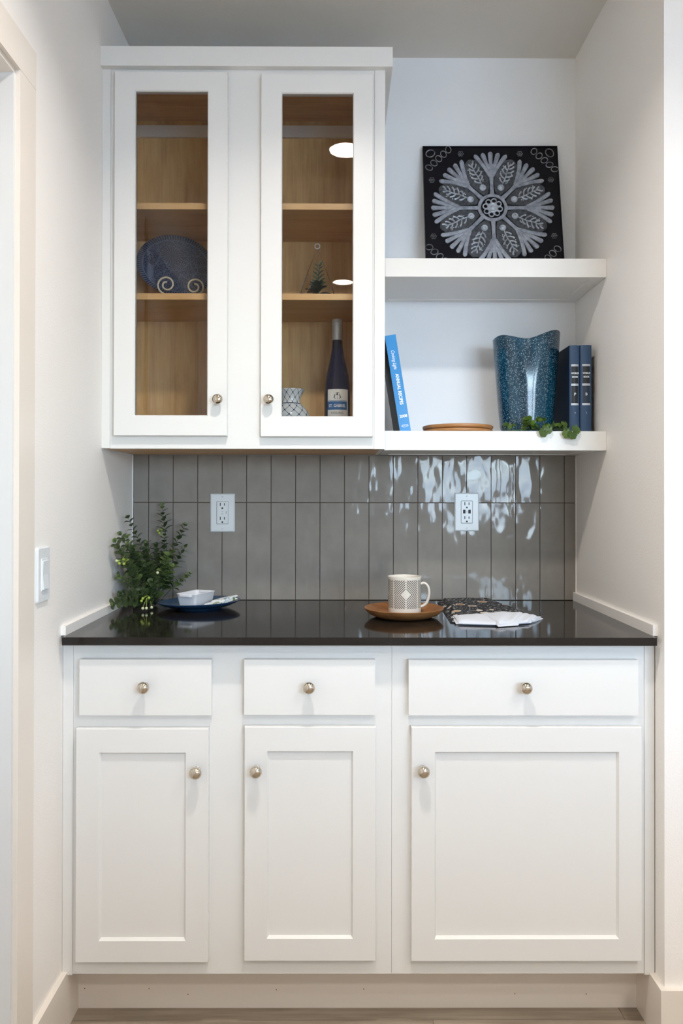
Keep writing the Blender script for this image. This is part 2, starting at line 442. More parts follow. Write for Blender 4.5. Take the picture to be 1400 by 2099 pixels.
# --- two-door base cabinet
bc = thing('base_cabinet', 'wide white base cabinet on the left with two drawers above two shaker doors', 'cabinet', (15.5, -12.4, CB), 'base cabinets under the worktop')
part('side_panel', box(.98, 1.7, -23.25, -0.3, CB, CT), M_cab, bc); part('side_panel', box(29.3, 30.02, -23.25, -0.3, CB, CT), M_cab, bc)
part('bottom_panel', box(1.7, 29.3, -23.25, -0.3, CB+.02, CB+.72), M_maple_x, bc)
part('back_panel', box(1.7, 29.3, -0.6, -0.3, CB+.72, CT), M_maple, bc)
part('filler_strip', box(0.03, 0.96, YF-.06, YF+.7, CB-.08, CT), M_cab, bc, bev=0.02)
boards(bc, 'stile', [(0.97, 2.6, CB, CT), (13.05, 17.2, 7.1, 33.2), (28.05, 30.03, CB, CT)])
boards(bc, 'rail', [(2.6, 28.05, 33.2, CT), (2.6, 28.05, CB, 7.1), (2.6, 13.05, 26.6, 29.6), (17.2, 28.05, 26.6, 29.6)])
drawer(bc, 1.74, 13.66, 28.82, 33.86, YD, (7.70, 31.5))
drawer(bc, 16.63, 28.47, 28.86, 33.85, YD, (22.52, 31.5))
shaker_door(bc, 1.43, 13.40, 6.53, 27.60, 2.1, 2.02, 2.15, 1.93, YD, (12.40, 23.9))
shaker_door(bc, 16.66, 28.57, 6.65, 27.77, 2.05, 2.06, 2.18, 2.0, YD, (17.78, 24.0))
# --- single-door base cabinet
b2 = thing('base_cabinet', 'narrower white base cabinet on the right with one wide drawer over one wide door', 'cabinet', (42, -12.4, CB), 'base cabinets under the worktop')
part('side_panel', box(30.06, 30.78, -23.25, -0.3, CB, CT), M_cab, b2); part('side_panel', box(52.4, 53.1, -23.25, -0.3, CB, CT), M_cab, b2)
part('bottom_panel', box(30.78, 52.4, -23.25, -0.3, CB+.02, CB+.72), M_maple_x, b2)
part('back_panel', box(30.78, 52.4, -0.6, -0.3, CB+.72, CT), M_maple, b2)
part('filler_strip', box(53.16, 54.06, YF-.06, YF+.7, CB-.1, CT), M_cab, b2, bev=0.02)
boards(b2, 'stile', [(30.05, 31.8, CB, CT), (51.6, 53.14, CB, CT)])
boards(b2, 'rail', [(31.8, 51.6, 33.2, CT), (31.8, 51.6, CB, 7.0), (31.8, 51.6, 26.6, 29.6)])
drawer(b2, 31.52, 52.34, 28.83, 33.83, YD, (41.98, 31.48))
shaker_door(b2, 31.78, 52.68, 6.61, 27.75, 2.10, 2.08, 2.22, 2.0, YD, (32.80, 24.0))
# --- toe kick
tk = structure('trim_3', box(0.5, W-.55, -21.0, -20.3, 0.0, CB), M_trim)
for px in (1.1, 7.2, 10.9, 19.3, 27.6, 42.0, 48.8):
    part('nail_hole', box(px-.045, px+.045, -21.012, -20.9, 1.55+.3*math.sin(px), 1.64+.3*math.sin(px)), mat('nail_hole_grey', (0.15, 0.13, 0.11), .8) if px < 2 else bpy.data.materials['nail_hole_grey'], tk)
# --- worktop
solo('countertop', box(0.42, W-.42, -25.5, -0.05, 35.28, 36.0), M_quartz, (W/2, -12.75, 35.28),
     'polished charcoal worktop slab over both white base cabinets', 'countertop', bev=0.07, seg=3)

# --- wall cabinet with two glass doors
UB, UT = 53.68, 94.9
UF, UD = -12.73, -13.48
uc = thing('wall_cabinet', 'white wall cabinet with two tall glass doors and maple interior', 'cabinet', (15.0, -6.3, UB))
part('side_panel', box(0.03, 0.32, -12.0, -0.02, UB, UT), M_cab, uc)
part('side_panel', box(29.55, 30.0, -12.0, -0.02, UB, UT), M_cab, uc)
part('inner_side', box(0.32, 0.62, -11.97, -0.75, UB+.6, UT-.62), M_maple, uc)
part('inner_side', box(29.25, 29.55, -11.97, -0.75, UB+.6, UT-.62), M_maple, uc)
part('bottom_panel', box(0.32, 29.55, -11.98, -0.42, UB, UB+.6), M_maple_x, uc)
part('top_panel', box(0.32, 29.55, -11.98, -0.3, UT-.62, UT), M_maple_x, uc)
part('back_panel', box(0.32, 29.55, -0.74, -0.42, UB+.6, UT-.62), M_maple, uc)
part('hanging_rail', box(0.65, 29.2, -1.1, -0.76, 92.18, 93.6), M_cab, uc, bev=0.02)
for zt in (80.22, 70.48):
    part('cabinet_shelf', box(0.66, 29.2, -11.5, -0.8, zt-.66, zt), M_maple_x, uc, bev=0.03)
part('filler_strip', box(0.02, 0.9, UF-.05, UF+.7, UB+.03, UT), M_cab, uc, bev=0.02)
part('filler_strip', box(28.92, 30.03, UF-.05, UF+.7, UB-.02, UT), M_cab, uc, bev=0.02)
boards(uc, 'stile', [(0.92, 2.4, UB, UT), (13.34, 16.86, 55.62, 93.2), (27.6, 28.9, UB, UT)], y0=UF, th=0.73)
boards(uc, 'rail', [(2.4, 27.6, UB, 55.62), (2.4, 27.6, 93.2, UT)], y0=UF, th=0.73)
cr = part('crown_board', box(0.02, 30.78, UD-.02, UF-.06, 93.95, 96.02), M_cab, uc, bev=0.03)
part('crown_board', box(30.03, 30.78, UF-.06, -0.02, 93.95, 96.02), M_cab, uc, bev=0.03)
part('crown_top', box(0.02, 30.03, UF-.06, -0.02, UT, UT+.5), M_cab, uc)
for x0, x1, z0, z1, kx in ((1.48, 13.41, 54.99, 93.36, 12.54), (16.92, 28.73, 54.91, 93.18, 17.82)):
    d = part('door', frame_bm(x0, x1, z0, z1, 2.12, 2.02, 1.96, 2.06, UD, UD+.7, slope=0.1, rec=0.12), M_cab, uc)
    part('glass_pane', box(x0+2.15, x1-2.05, UD+.3, UD+.42, z0+2.1, z1-2.0), M_pane, d)
    part('knob', knob_bm(kx, UD, 58.74), M_nickel, d, smooth=True)

# --- floating shelves
def float_shelf(z0, z1, label):
    t = thing('floating_shelf', label, 'shelf', (42, -5.5, z0), 'floating shelves beside the wall cabinet')
    x0, x1, yf = 30.06, W-.03, -11.09
    part('front_board', box(x0, x1, yf, yf+.75, z0, z1), M_cab, t, bev=0.03)
    part('top_board', box(x0, x1, yf+.75, -0.02, z1-.5, z1), M_cab, t)
    part('bottom_board', box(x0+1.0, x1-1.5, yf+.75, -1.2, z0+.12, z0+.4), M_cab, t)
    part('cleat', box(x0, x1, -1.2, -0.02, z0, z1-.5), M_cab, t, bev=0.02)
    part('cleat', box(x0, x0+1.0, yf+.75, -1.2, z0, z1-.5), M_cab, t, bev=0.02)
    part('cleat', box(x1-1.5, x1, yf+.75, -1.2, z0, z1-.5), M_cab, t, bev=0.02)
float_shelf(72.46, 74.46, 'upper white floating shelf holding the black embossed panel')
float_shelf(53.66, 55.74, 'lower white floating shelf holding books, plates and blue vase')

# ================================================================== LIGHTS
M_lens = mat('lamp_lens', (0.9, 0.85, 0.75), 0.5, emit=(LAMP_COL, LAMP))
M_ring = mat('lamp_trim', (0.85, 0.80, 0.70), 0.4)
def downlight(x, y, label, power=1.0):
    t = thing('ceiling_light', label, 'light', (x, y, CEIL), 'recessed ceiling lights')
    part('trim_ring', lathe([(2.65, -.02), (3.3, -.02), (3.35, -.12), (3.2, -.22), (2.75, -.3), (2.6, -.25), (2.6, -.02)], 40, cap0=False, cap1=False), M_ring, t, smooth=True, local=True)
    part('lens', lathe([(2.58, -.10), (2.5, -.14), (1.2, -.17), (.05, -.18)], 40, cap0=True), M_lens, t, smooth=True, local=True)
    ld = bpy.data.lights.new('lamp_beam', 'AREA'); ld.shape = 'DISK'; ld.size = 5.0*I; ld.energy = LAMP_W*power
    ld.color = LAMP_COL[:3]; ld.spread = math.radians(LAMP_SPREAD)
    lo = bpy.data.objects.new('lamp_beam', ld); C.collection.objects.link(lo); lo.parent = t; lo.location = (0, 0, -.22*I)
downlight(26.2, -51.4, 'round recessed ceiling light nearest the glass cabinet doors')
downlight(26.2, -126.0, 'round recessed ceiling light behind the camera in line with cabinets')
downlight(80.0, -74.0, 'added unseen ceiling light right of the alcove wall corner', 0.6)  # this and the next two are unseen, added to brighten the left wall
downlight(80.0, -101.0, 'added unseen ceiling light in the middle of the right row', 0.6)
downlight(76.0, -131.0, 'added unseen ceiling light closest to the two windows', 0.6)

# ================================================================== ELECTRICS
def outlet(x, z, usb, label):
    t = thing('wall_outlet', label, 'outlet', (x, -.37, z), 'wall outlets on the tiled backsplash')
    part('cover_plate', loft([[(p[0], -p[2], p[1]) for p in rrect(0, 0, hx, hz, r, d)] for hx, hz, r, d in
         ((1.49, 2.33, .12, .0), (1.49, 2.33, .12, .08), (1.36, 2.2, .12, .2), (.1, .1, .09, .21))]), M_plastic, t, local=True)
    body = part('receptacle', loft([[(p[0], -p[2], p[1]) for p in rrect(0, 0, hx, hz, r, d)] for hx, hz, r, d in
         ((.70, 1.36, .1, .205), (.70, 1.36, .1, .207), (.64, 1.30, .08, .26), (.1, .1, .09, .262))]), M_plastic, t, local=True)
    part('seam', loft([[(p[0], -p[2], p[1]) for p in rrect(0, 0, .73, 1.39, .1, d)] for d in (.205, .213)]), mat('seam_grey', (.22, .23, .24), .6), t, local=True)
    for s in (1, -1):
        cz = .78*s + (.14 if s > 0 else .0)
        for dx, h in ((-.25, .19), (.25, .15)):
            part('slot', box(dx-.05, dx+.05, -.268, -.25, cz-h+.1, cz+h+.1), M_black, body, local=True)
        part('ground_hole', lathe([(.11, .25), (.11, .268)], 14, axis='Y', c=(0, 0, cz-.36)), M_black, body, local=True)
        part('screw', lathe([(.11, .2), (.11, .225), (.02, .235)], 14, axis='Y', c=(0, 0, 1.95*s)), mat('screw_white', (.6, .62, .64), .35), t, local=True)
    if usb:
        for s in (-1, 1): part('usb_port', box(.32*s-.15, .32*s+.15, -.268, -.25, -.18, .28), M_black, body, local=True)
        text_mesh('usb_mark', 'USB', .13, M_black, face_cam(0, -.266, .04, PI/2), body)
    else:
        part('test_button', box(-.22, .22, -.29, -.25, .02, .26), M_plastic, body, local=True, bev=.02)
        part('reset_button', box(-.22, .22, -.29, -.25, -.27, -.02), M_plastic, body, local=True, bev=.02)
        text_mesh('button_print', 'TEST', .11, M_black, face_cam(0, -.292, .14), body)
        text_mesh('button_print', 'RESET', .1, M_black, face_cam(0, -.292, -.14), body)
        part('indicator', box(.42, .5, -.268, -.25, -.1, .2), mat('indicator_grey', (.3, .32, .3), .4), body, local=True)
outlet(11.02, 46.62, False, 'white wall outlet with test and reset buttons above the blue plate')
outlet(40.76, 46.75, True, 'white wall outlet with two black charging ports above the mug side')
t = thing('light_switch', 'white rocker light switch on the left wall beside the door casing', 'switch', (0, -29.25, 42.0))
def yz(prof): return loft([[(p[2], p[0], p[1]) for p in rrect(0, 0, hx, hz, r, d)] for hx, hz, r, d in prof])
part('cover_plate', yz(((1.4, 2.35, .25, 0), (1.4, 2.35, .25, .1), (1.27, 2.22, .2, .24), (.1, .1, .09, .25))), M_plastic, t, local=True)
part('switch_frame', yz(((.70, 1.38, .08, .24), (.66, 1.34, .08, .3), (.1, .1, .09, .30))), M_plastic, t, local=True)
bm = bmesh.new()
a = [bm.verts.new(p) for p in ((.28, -.6, -1.25), (.28, .6, -1.25), (.28, .6, 1.2), (.28, -.6, 1.2), (.46, -.58, -1.2), (.46, .58, -1.2), (.33, .58, 0), (.33, -.58, 0), (.4, .58, 1.15), (.4, -.58, 1.15))]
for f in ((0, 1, 5, 4), (4, 5, 6, 7), (7, 6, 8, 9), (9, 8, 2, 3), (0, 4, 7, 9, 3), (1, 2, 8, 6, 5), (0, 3, 2, 1)): bm.faces.new([a[i] for i in f])
part('rocker', bm, M_plastic, t, local=True, bev=.02)
for s in (1, -1):
    part('screw', loft([[(h, r*math.cos(2*PI*k/12), 1.95*s+r*math.sin(2*PI*k/12)) for k in range(12)] for r, h in ((.11, .24), (.11, .26), (.02, .27))]), bpy.data.materials['screw_white'], t, local=True)

# ================================================================== EMBOSSED PANEL ON THE UPPER SHELF
M_artblack = mat('embossed_black', (0.004, 0.0045, 0.008), 0.18, spec=0.22)
bump(M_artblack, noise_n(M_artblack, objco(M_artblack), 120, 2.0), 0.0006)
def rubbed(name, dark, light, sc=60):
    m = mat(name, light, 0.36, 0.25)
    co, _ = with_random(m, objco(m), 5)
    setcol(m, ramp(m, noise_n(m, co, sc, 4.0, .65), [(0.3, dark), (0.62, light)]))
    return m
M_artgrey = rubbed('rubbed_silver', (0.17, 0.19, 0.23), (0.35, 0.38, 0.44))
M_artpale = rubbed('bright_silver', (0.22, 0.25, 0.29), (0.48, 0.52, 0.58))
M_artmid = rubbed('dark_silver_ground', (0.018, 0.021, 0.028), (0.085, 0.095, 0.11), 110)
def ribbon(pts, widths, h=0.14, z=0.0, bm=None, cap=True):
    """domed raised strip in the XZ face plane; front towards -Y"""
    bm = bm or bmesh.new()
    P = [Vector((p[0], 0, p[1])) for p in pts]
    rows = []
    n = len(P)
    for i, p in enumerate(P):
        d = (P[min(i+1, n-1)]-P[max(i-1, 0)]).normalized(); s = Vector((d.z, 0, -d.x))
        w = widths[i]/2
        rows.append([p+s*w+Vector((0, -z, 0)), p+s*w*.78+Vector((0, -z-h*.75, 0)), p+Vector((0, -z-h, 0)), p-s*w*.78+Vector((0, -z-h*.75, 0)), p-s*w+Vector((0, -z, 0))])
    V = [[bm.verts.new(q) for q in r] for r in rows]
    for a, b in zip(V, V[1:]):
        for k in range(4): bm.faces.new((a[k], a[k+1], b[k+1], b[k]))
    bm.faces.new(V[0][::-1]); bm.faces.new(V[-1])
    return bm
def rounded(pts, w0, w1, n=8, start=True):
    """resample a polyline; widths bulge to w1 near the end and close round"""
    S = spline([(p[0], p[1], 0) for p in pts], 14); m = len(S)
    ws = []
    for i in range(m):
        t = i/(m-1); wd = w0+(w1-w0)*t
        if t > .9: wd *= math.sqrt(max(0.05, 1-((t-.9)/.1)**2))
        if start and t < .08: wd *= .6
        ws.append(wd)
    return [(s.x, s.y) for s in S], ws
art = thing('embossed_panel', 'black embossed metal panel with silver snowflake flower leaning on upper shelf', 'wall art', (43.65, -3.55, 74.48))
HS = 8.22                      # half size of the square panel
tilt = 0.183
base = Matrix.Rotation(-tilt, 4, 'X') @ Matrix.Rotation(-.006, 4, 'Y') @ Matrix.Translation((0, 0, HS+.74))
def artpart(name, bm, m, mtx=None, smooth=True, parent=None):
    o = part(name, bm, m, parent or art, smooth=smooth, local=True)
    mm = base @ (mtx or Matrix()); mm.translation = mm.translation*I
    o.matrix_local = mm
    return o
def rotY(a): return Matrix.Rotation(a, 4, 'Y')
bm = box(-HS, HS, -.12, .45, -HS, HS)
artpart('panel', bm, M_artblack, smooth=False)
for s in (1, -1):
    artpart('panel_edge', box(s*(HS-.07)-.07, s*(HS-.07)+.07, -.2, -.12, -HS, HS), M_artblack, smooth=False)
    artpart('panel_edge', box(-HS+.14, HS-.14, -.2, -.12, s*(HS-.07)-.07, s*(HS-.07)+.07), M_artblack, smooth=False)
for fx_ in (-5, 5): artpart('foot', box(fx_-.6, fx_+.6, -.05, .4, -HS-.74, -HS), M_artblack, smooth=False)
# ground of each leaf panel (teardrop)
prof = [(1.9, .30), (2.6, .72), (3.4, 1.06), (4.2, 1.36), (5.0, 1.52), (5.7, 1.42), (6.3, .98), (6.75, .40), (6.9, .05)]
bm = bmesh.new()
prof = [(q.x, max(.03, q.y)) for q in spline([(a, b, 0) for a, b in prof], 4)]
ring = [(w_, r_) for r_, w_ in prof] + [(-w_, r_) for r_, w_ in prof[::-1]]
loft([[(x, -.12, z) for x, z in ring], [(x, -.17, z) for x, z in ring]], bm)
g0 = artpart('leaf_ground', bm, M_artmid, rotY(PI/8), smooth=False)
# spoke arm with five fingers
bm = bmesh.new()
S = [(0, 1.7), (0, 2.4), (0, 3.2), (0, 4.0), (0, 4.7), (0, 5.3), (0, 5.8)]
ribbon(S, [.62, .52, .47, .6, 1.0, 1.5, 1.2], .15, .1, bm)
for sx in (1, -1):
    p, w_ = rounded([(.12*sx, 3.9), (.55*sx, 4.9), (1.2*sx, 6.0), (1.95*sx, 7.0)], .36, .62); ribbon(p, w_, .17, .1, bm)
    p, w_ = rounded([(.2*sx, 4.9), (.55*sx, 5.9), (.98*sx, 7.25)], .36, .66); ribbon(p, w_, .18, .1, bm)
p, w_ = rounded([(0, 5.0), (0, 6.2), (0, 7.4)], .36, .68); ribbon(p, w_, .19, .1, bm)
a0 = artpart('flower_arm', bm, M_artgrey)
# sprig between the arms
bm = bmesh.new()
p, w_ = rounded([(0, 3.1), (.06, 4.2), (-.05, 5.2), (0, 6.35)], .16, .14); ribbon(p, w_, .16, .15, bm)
for k, r_ in enumerate((3.75, 4.35, 4.95, 5.5, 6.0)):
    ln = (.62, .78, .72, .55, .34)[k]
    for sx in (1, -1):
        o_ = .14 if sx > 0 else -.1
        p, w_ = rounded([(0, r_+o_-.15), (.45*ln*sx, r_+o_), (.8*ln*sx, r_+o_+.22), (.92*ln*sx, r_+o_+.42)], .14, .24); ribbon(p, w_, .17, .15, bm)
for k in range(10):
    a = random.uniform(0, 6.28)
    lathe([(.09, .15), (.08, .21), (.02, .25)], 8, bm, c=(random.choice((-1, 1))*random.uniform(.35, .8), 0, random.uniform(3.5, 5.7)), axis='Y')
s0 = artpart('leaf_sprig', bm, M_artpale, rotY(PI/8))
bm = lathe([(.40, .14), (.40, .24), (.30, .32), (.19, .26), (.13, .30), (.02, .33)], 18, axis='Y', c=(0, 0, 2.85))
f0 = artpart('sprig_flower', bm, M_artpale, rotY(PI/8))
for k in range(1, 8):
    for nm, src, off in (('leaf_ground', g0, PI/8), ('flower_arm', a0, 0), ('leaf_sprig', s0, PI/8), ('sprig_flower', f0, PI/8)):
        o = link(nm, src.data, art); mm = base @ rotY(k*PI/4+off); mm.translation = mm.translation*I; o.matrix_local = mm
artpart('centre_ring', lathe([(1.40, .12), (1.42, .24), (1.6, .28), (1.78, .24), (1.82, .12)], 48, axis='Y', cap0=False, cap1=False), M_artgrey)
artpart('centre_disc', lathe([(1.40, .12), (1.40, .15), (.02, .15)], 40, axis='Y'), M_artblack)
bm = bmesh.new()
for k in range(8):
    a = k*PI/4+.2; c_ = (math.sin(a)*.88, math.cos(a)*.88)
    pts = [(c_[0]+.30*math.cos(q), c_[1]+.30*math.sin(q)) for q in [2*PI*i/14 for i in range(15)]]
    ribbon(pts, [.15]*15, .12, .14, bm)
artpart('centre_petals', bm, M_artpale)
artpart('centre_button', lathe([(.60, .14), (.60, .26), (.52, .30), (.40, .24), (.28, .25), (.2, .30), (.02, .32)], 28, axis='Y'), M_artpale)
# corner chains and small flowers
def loop(cx, cz, rx, rz, rot, w_, bm, n=16):
    pts = []
    for i in range(n+1):
        a = 2*PI*i/n; x, z = rx*math.cos(a), rz*math.sin(a)
        pts.append((cx+x*math.cos(rot)-z*math.sin(rot), cz+x*math.sin(rot)+z*math.cos(rot)))
    ribbon(pts, [w_]*(n+1), .12, .1, bm)
bm = bmesh.new()
for k in range(5):
    t_ = k/4; cx, cz = 5.35+2.4*t_, 7.5-2.4*t_
    loop(cx, cz, .34, .44, -.5-.25*k, .1, bm)
loop(7.25, 7.3, .46, .56, .5, .1, bm)
M_chain = rubbed('chain_silver', (0.03, 0.03, 0.04), (0.36, 0.36, 0.38), 90)
c0 = artpart('corner_chain', bm, M_chain)
bm = bmesh.new()
for k in range(6):
    a = k*PI/3
    loop(.22*math.cos(a), .22*math.sin(a), .11, .14, a+PI/2, .06, bm, 8)
l0 = None
pos = [(3.6, 7.2), (7.2, 3.7)]
first = True
for sx, sz in ((1, 1), (-1, 1), (-1, -1), (1, -1)):
    if (sx, sz) != (1, 1):
        o = link('corner_chain', c0.data, art); ang = {(-1, 1): -PI/2, (-1, -1): PI, (1, -1): PI/2}[(sx, sz)]
        mm = base @ rotY(ang); mm.translation = mm.translation*I; o.matrix_local = mm
    for x, z in pos:
        mm = Matrix.Translation((sx*x, 0, sz*z))
        if first: l0 = artpart('small_flower', bm, M_chain, mm); first = False
        else:
            o = link('small_flower', l0.data, art); m2 = base @ mm; m2.translation = m2.translation*I; o.matrix_local = m2

# ================================================================== LOWER SHELF
ZS = 55.745
M_text = mat('white_print', (0.85, 0.87, 0.88), 0.4)
M_paper = mat('book_pages', (0.75, 0.72, 0.65), 0.8)
# leaning cookbook
M_bookblue = mat('glossy_bright_blue', (0.035, 0.24, 0.56), 0.16, coat=0.5)
M_bookgrey = mat('charcoal_cover', (0.045, 0.047, 0.05), 0.35)
cb = thing('cookbook', 'bright blue cookbook leaning against the wall cabinet side', 'book', (33.05, -6.15, ZS))
lean = Matrix.Rotation(-math.radians(9.1), 4, 'Y')
TH, HH, DP = 1.2, 10.75, 8.4
def cbpart(name, bm, m, bev=0.0):
    o = part(name, bm, m, cb, local=True, bev=bev); o.matrix_local = lean.copy(); return o
cbpart('spine', box(-TH, 0, -DP/2, -DP/2+.12, .0, HH), M_bookblue, .04)
cbpart('front_cover', box(-.12, 0, -DP/2+.12, DP/2, 0, HH), M_bookblue, .02)
cbpart('back_cover', box(-TH, -TH+.12, -DP/2+.12, DP/2, 0, HH), M_bookgrey, .02)
cbpart('pages', box(-TH+.12, -.12, -DP/2+.12, DP/2-.15, .12, HH-.12), M_paper)
def cbtext(s, size, z, x=-TH/2, rz=-PI/2, **kw):
    o = text_mesh('spine_lettering', s, size, M_text, face_cam(x, -DP/2-.003, z, rz), cb, **kw); o.matrix_local = lean.copy(); return o
cbtext('Cooking Light', .52, 8.05, x=-.62, shear=0.35, sx=.72)
cbtext('ANNUAL RECIPES', .50, 4.75, x=-.55, bold=.012, sx=.86)
cbtext('2008', .42, 1.78, x=-.56, rz=0, bold=.012)
cbtext('OXMOOR', .15, .72, x=-.56, rz=0)
bm = bmesh.new(); n = 18
pts = [(.36*math.cos(2*PI*i/n)-.56, .14*math.sin(2*PI*i/n)+.72) for i in range(n+1)]
ribbon(pts, [.03]*(n+1), .006, DP/2, bm); cbpart('publisher_oval', bm, M_text)

# two wooden plates stacked
for k, (z, lb) in enumerate(((ZS, 'flat round wooden plate, lower of the two stacked on the shelf'), (ZS+.47, 'flat round wooden plate, upper of the two stacked on the shelf'))):
    bm = lathe([(3.5, 0), (3.85, .03), (3.98, .14), (4.02, .28), (3.98, .41), (3.88, .46), (3.75, .44), (3.3, .30), (2.4, .22), (.05, .21)], 56)
    solo('wooden_plate', bm, M_bamboo, (38.72+.04*k, -6.3, z), lb, 'plate', smooth=True, local=True, group='wooden plates stacked on the lower shelf')

# seeded glass vase with folded rim
M_vase = mat('seeded_teal_glass', (0.004, 0.055, 0.11), 0.13, spec=0.5, coat=0.15)
co = objco(M_vase)
v1 = N(M_vase, 'ShaderNodeTexVoronoi'); v1.inputs['Scale'].default_value = 380; M_vase.node_tree.links.new(co, v1.inputs['Vector'])
v2 = N(M_vase, 'ShaderNodeTexVoronoi'); v2.inputs['Scale'].default_value = 210; M_vase.node_tree.links.new(mapping(M_vase, co, loc=(.3, .1, .7)), v2.inputs['Vector'])
sep1 = N(M_vase, 'ShaderNodeSeparateColor'); M_vase.node_tree.links.new(v1.outputs['Color'], sep1.inputs[0])
sep2 = N(M_vase, 'ShaderNodeSeparateColor'); M_vase.node_tree.links.new(v2.outputs['Color'], sep2.inputs[0])
d1 = math_n(M_vase, 'MULTIPLY', math_n(M_vase, 'LESS_THAN', v1.outputs['Distance'], .27), math_n(M_vase, 'GREATER_THAN', sep1.outputs[0], .30))
d2 = math_n(M_vase, 'MULTIPLY', math_n(M_vase, 'LESS_THAN', v2.outputs['Distance'], .22), math_n(M_vase, 'GREATER_THAN', sep2.outputs[0], .55))
seeds = math_n(M_vase, 'MAXIMUM', d1, d2)
big = noise_n(M_vase, mapping(M_vase, co, (1, 1, .4)), 14, 2)
setcol(M_vase, mixc(M_vase, seeds, ramp(M_vase, big, [(.35, (0.002, 0.022, 0.048)), (.65, (0.003, 0.062, 0.115))]), (0.28, 0.48, 0.58)))
M_vase.node_tree.nodes['Principled BSDF'].inputs['Transmission Weight'].default_value = 0.12
def vase_bm():
    n = 72; rows = 30; rings = []
    def g(a, c, s): 
        d = (a-c+PI) % (2*PI)-PI
        return math.exp(-(d/s)**2)
    def pt(a, t, inset):
        top = 11.62 + .25*math.cos(a) + .12 - 1.05*g(a, math.radians(-98), .72) - 1.0*g(a, PI/2, .8) - .45*g(a, PI, .42) - .55*g(a, 0, .42)
        z = .02+t*top
        s = (2.62+.28*min(1, t/.06)) + .95*(t**.85)
        fold = (.03+.30*max(0, t-.45)**1.5)*g(a, math.radians(-93), .40)*min(1, t*3) + (.06+.12*t)*g(a, PI/2, .5)*min(1, t*3)
        r = s*(1-fold) - inset
        return (r*math.cos(a), .82*r*math.sin(a), z)
    for i in range(rows+1): rings.append([pt(2*PI*k/n, i/rows, 0 if i else .25) for k in range(n)])
    rings.append([pt(2*PI*k/n, 1.004, .08) for k in range(n)])
    for i in range(rows, 1, -1): rings.append([pt(2*PI*k/n, i/rows-.002, .2) for k in range(n)])
    return loft(rings)
solo('glass_vase', vase_bm(), M_vase, (46.85, -5.3, ZS), 'dark teal seeded glass vase with a folded wavy rim', 'vase', smooth=True, local=True)

# encyclopaedia volumes
M_navy = mat('navy_cloth', (0.022, 0.058, 0.125), 0.5); bump(M_navy, noise_n(M_navy, objco(M_navy), 700, 2), .0002)
M_navydark = mat('dark_navy_board', (0.006, 0.014, 0.034), 0.45)
M_spblack = mat('spine_label_black', (0.006, 0.007, 0.010), 0.4)
M_spnavy = mat('spine_label_navy', (0.012, 0.022, 0.045), 0.4)
M_silver = mat('foil_silver', (0.62, 0.65, 0.68), 0.35, 0.4)
def volume(x0, wd, letter, num, h, lab2, label):
    y0, dp = -8.5, 7.9
    t = thing('encyclopedia', label, 'book', (x0+wd/2, y0+dp/2, ZS), group='encyclopedia volumes on the lower shelf')
    ys = -dp/2; hw = wd/2
    bm = loft([[(hw*math.cos(a)*(1.0), ys+.25-.25*math.sin(a)*(1), z) for a in [PI*i/10 for i in range(11)]] for z in (0, h)])
    sp_ = part('spine', bm, M_navy, t, local=True, bev=.02)
    part('front_cover', box(hw-.1, hw, ys+.25, dp/2, 0, h), M_navydark, t, local=True, bev=.02)
    part('back_cover', box(-hw, -hw+.1, ys+.25, dp/2, 0, h), M_navydark, t, local=True, bev=.02)
    part('pages', box(-hw+.1, hw-.1, ys+.25, dp/2-.15, .1, h-.15), M_paper, t, local=True)
    def band(nm, z0, z1, m, e):
        bm = loft([[((hw*.93)*math.cos(a), ys+.25-(.25+e)*math.sin(a), z) for a in [PI*(.06+.88*i/10) for i in range(11)]] for z in (z0, z1)])
        part(nm, bm, m, sp_, local=True)
    Z = lambda v: h*(1-(v-277)/(1365-277.0))      # heights read down the spine
    band('title_label', Z(750), Z(540), M_spblack, .012); band('letter_label', Z(995), Z(780), lab2, .012)
    for v in (519, 533, 759, 773, 1000, 1014): band('foil_band', Z(v+5), Z(v-5), M_silver, .016)
    yt = ys-.03
    text_mesh('spine_lettering', 'WORLD', .27, M_silver, face_cam(0, yt, Z(627)), sp_, sx=.85, bold=.012)
    text_mesh('spine_lettering', 'BOOK', .27, M_silver, face_cam(0, yt, Z(672)), sp_, sx=.85, bold=.012)
    text_mesh('spine_lettering', letter, .42, M_silver, face_cam(0, yt, Z(885)), sp_, bold=.008)
    text_mesh('spine_lettering', num, .24, M_silver, face_cam(0, yt, Z(1115)), sp_)
volume(50.95, 1.17, 'P', '4', 9.82, M_spblack, 'navy encyclopedia volume lettered P next to the teal vase')
volume(52.16, 1.30, 'B', '2', 9.86, M_spnavy, 'navy encyclopedia volume lettered B nearest the right wall')

# ================================================================== LEAVES
def leaf_mat(name, a, b, rough=.45):
    m = mat(name, a, rough); _, r = with_random(m, objco(m), 1)
    n = noise_n(m, objco(m), 120, 2)
    setcol(m, mixc(m, math_n(m, 'ADD', math_n(m, 'MULTIPLY', r, .75), math_n(m, 'MULTIPLY', n, .25)), a, b))
    return m
M_euc = leaf_mat('eucalyptus_leaf', (0.026, 0.046, 0.016), (0.078, 0.112, 0.036))
M_eucl = leaf_mat('young_eucalyptus_leaf', (0.070, 0.115, 0.028), (0.135, 0.185, 0.055))
M_stem = mat('plant_stem', (0.045, 0.05, 0.025), .6)
M_berry = mat('green_berry', (0.32, 0.42, 0.06), .35)
M_berrypale = mat('pale_berry', (0.62, 0.66, 0.38), .35)
M_ivy = leaf_mat('pennywort_leaf', (0.026, 0.060, 0.006), (0.082, 0.150, 0.014), .35)
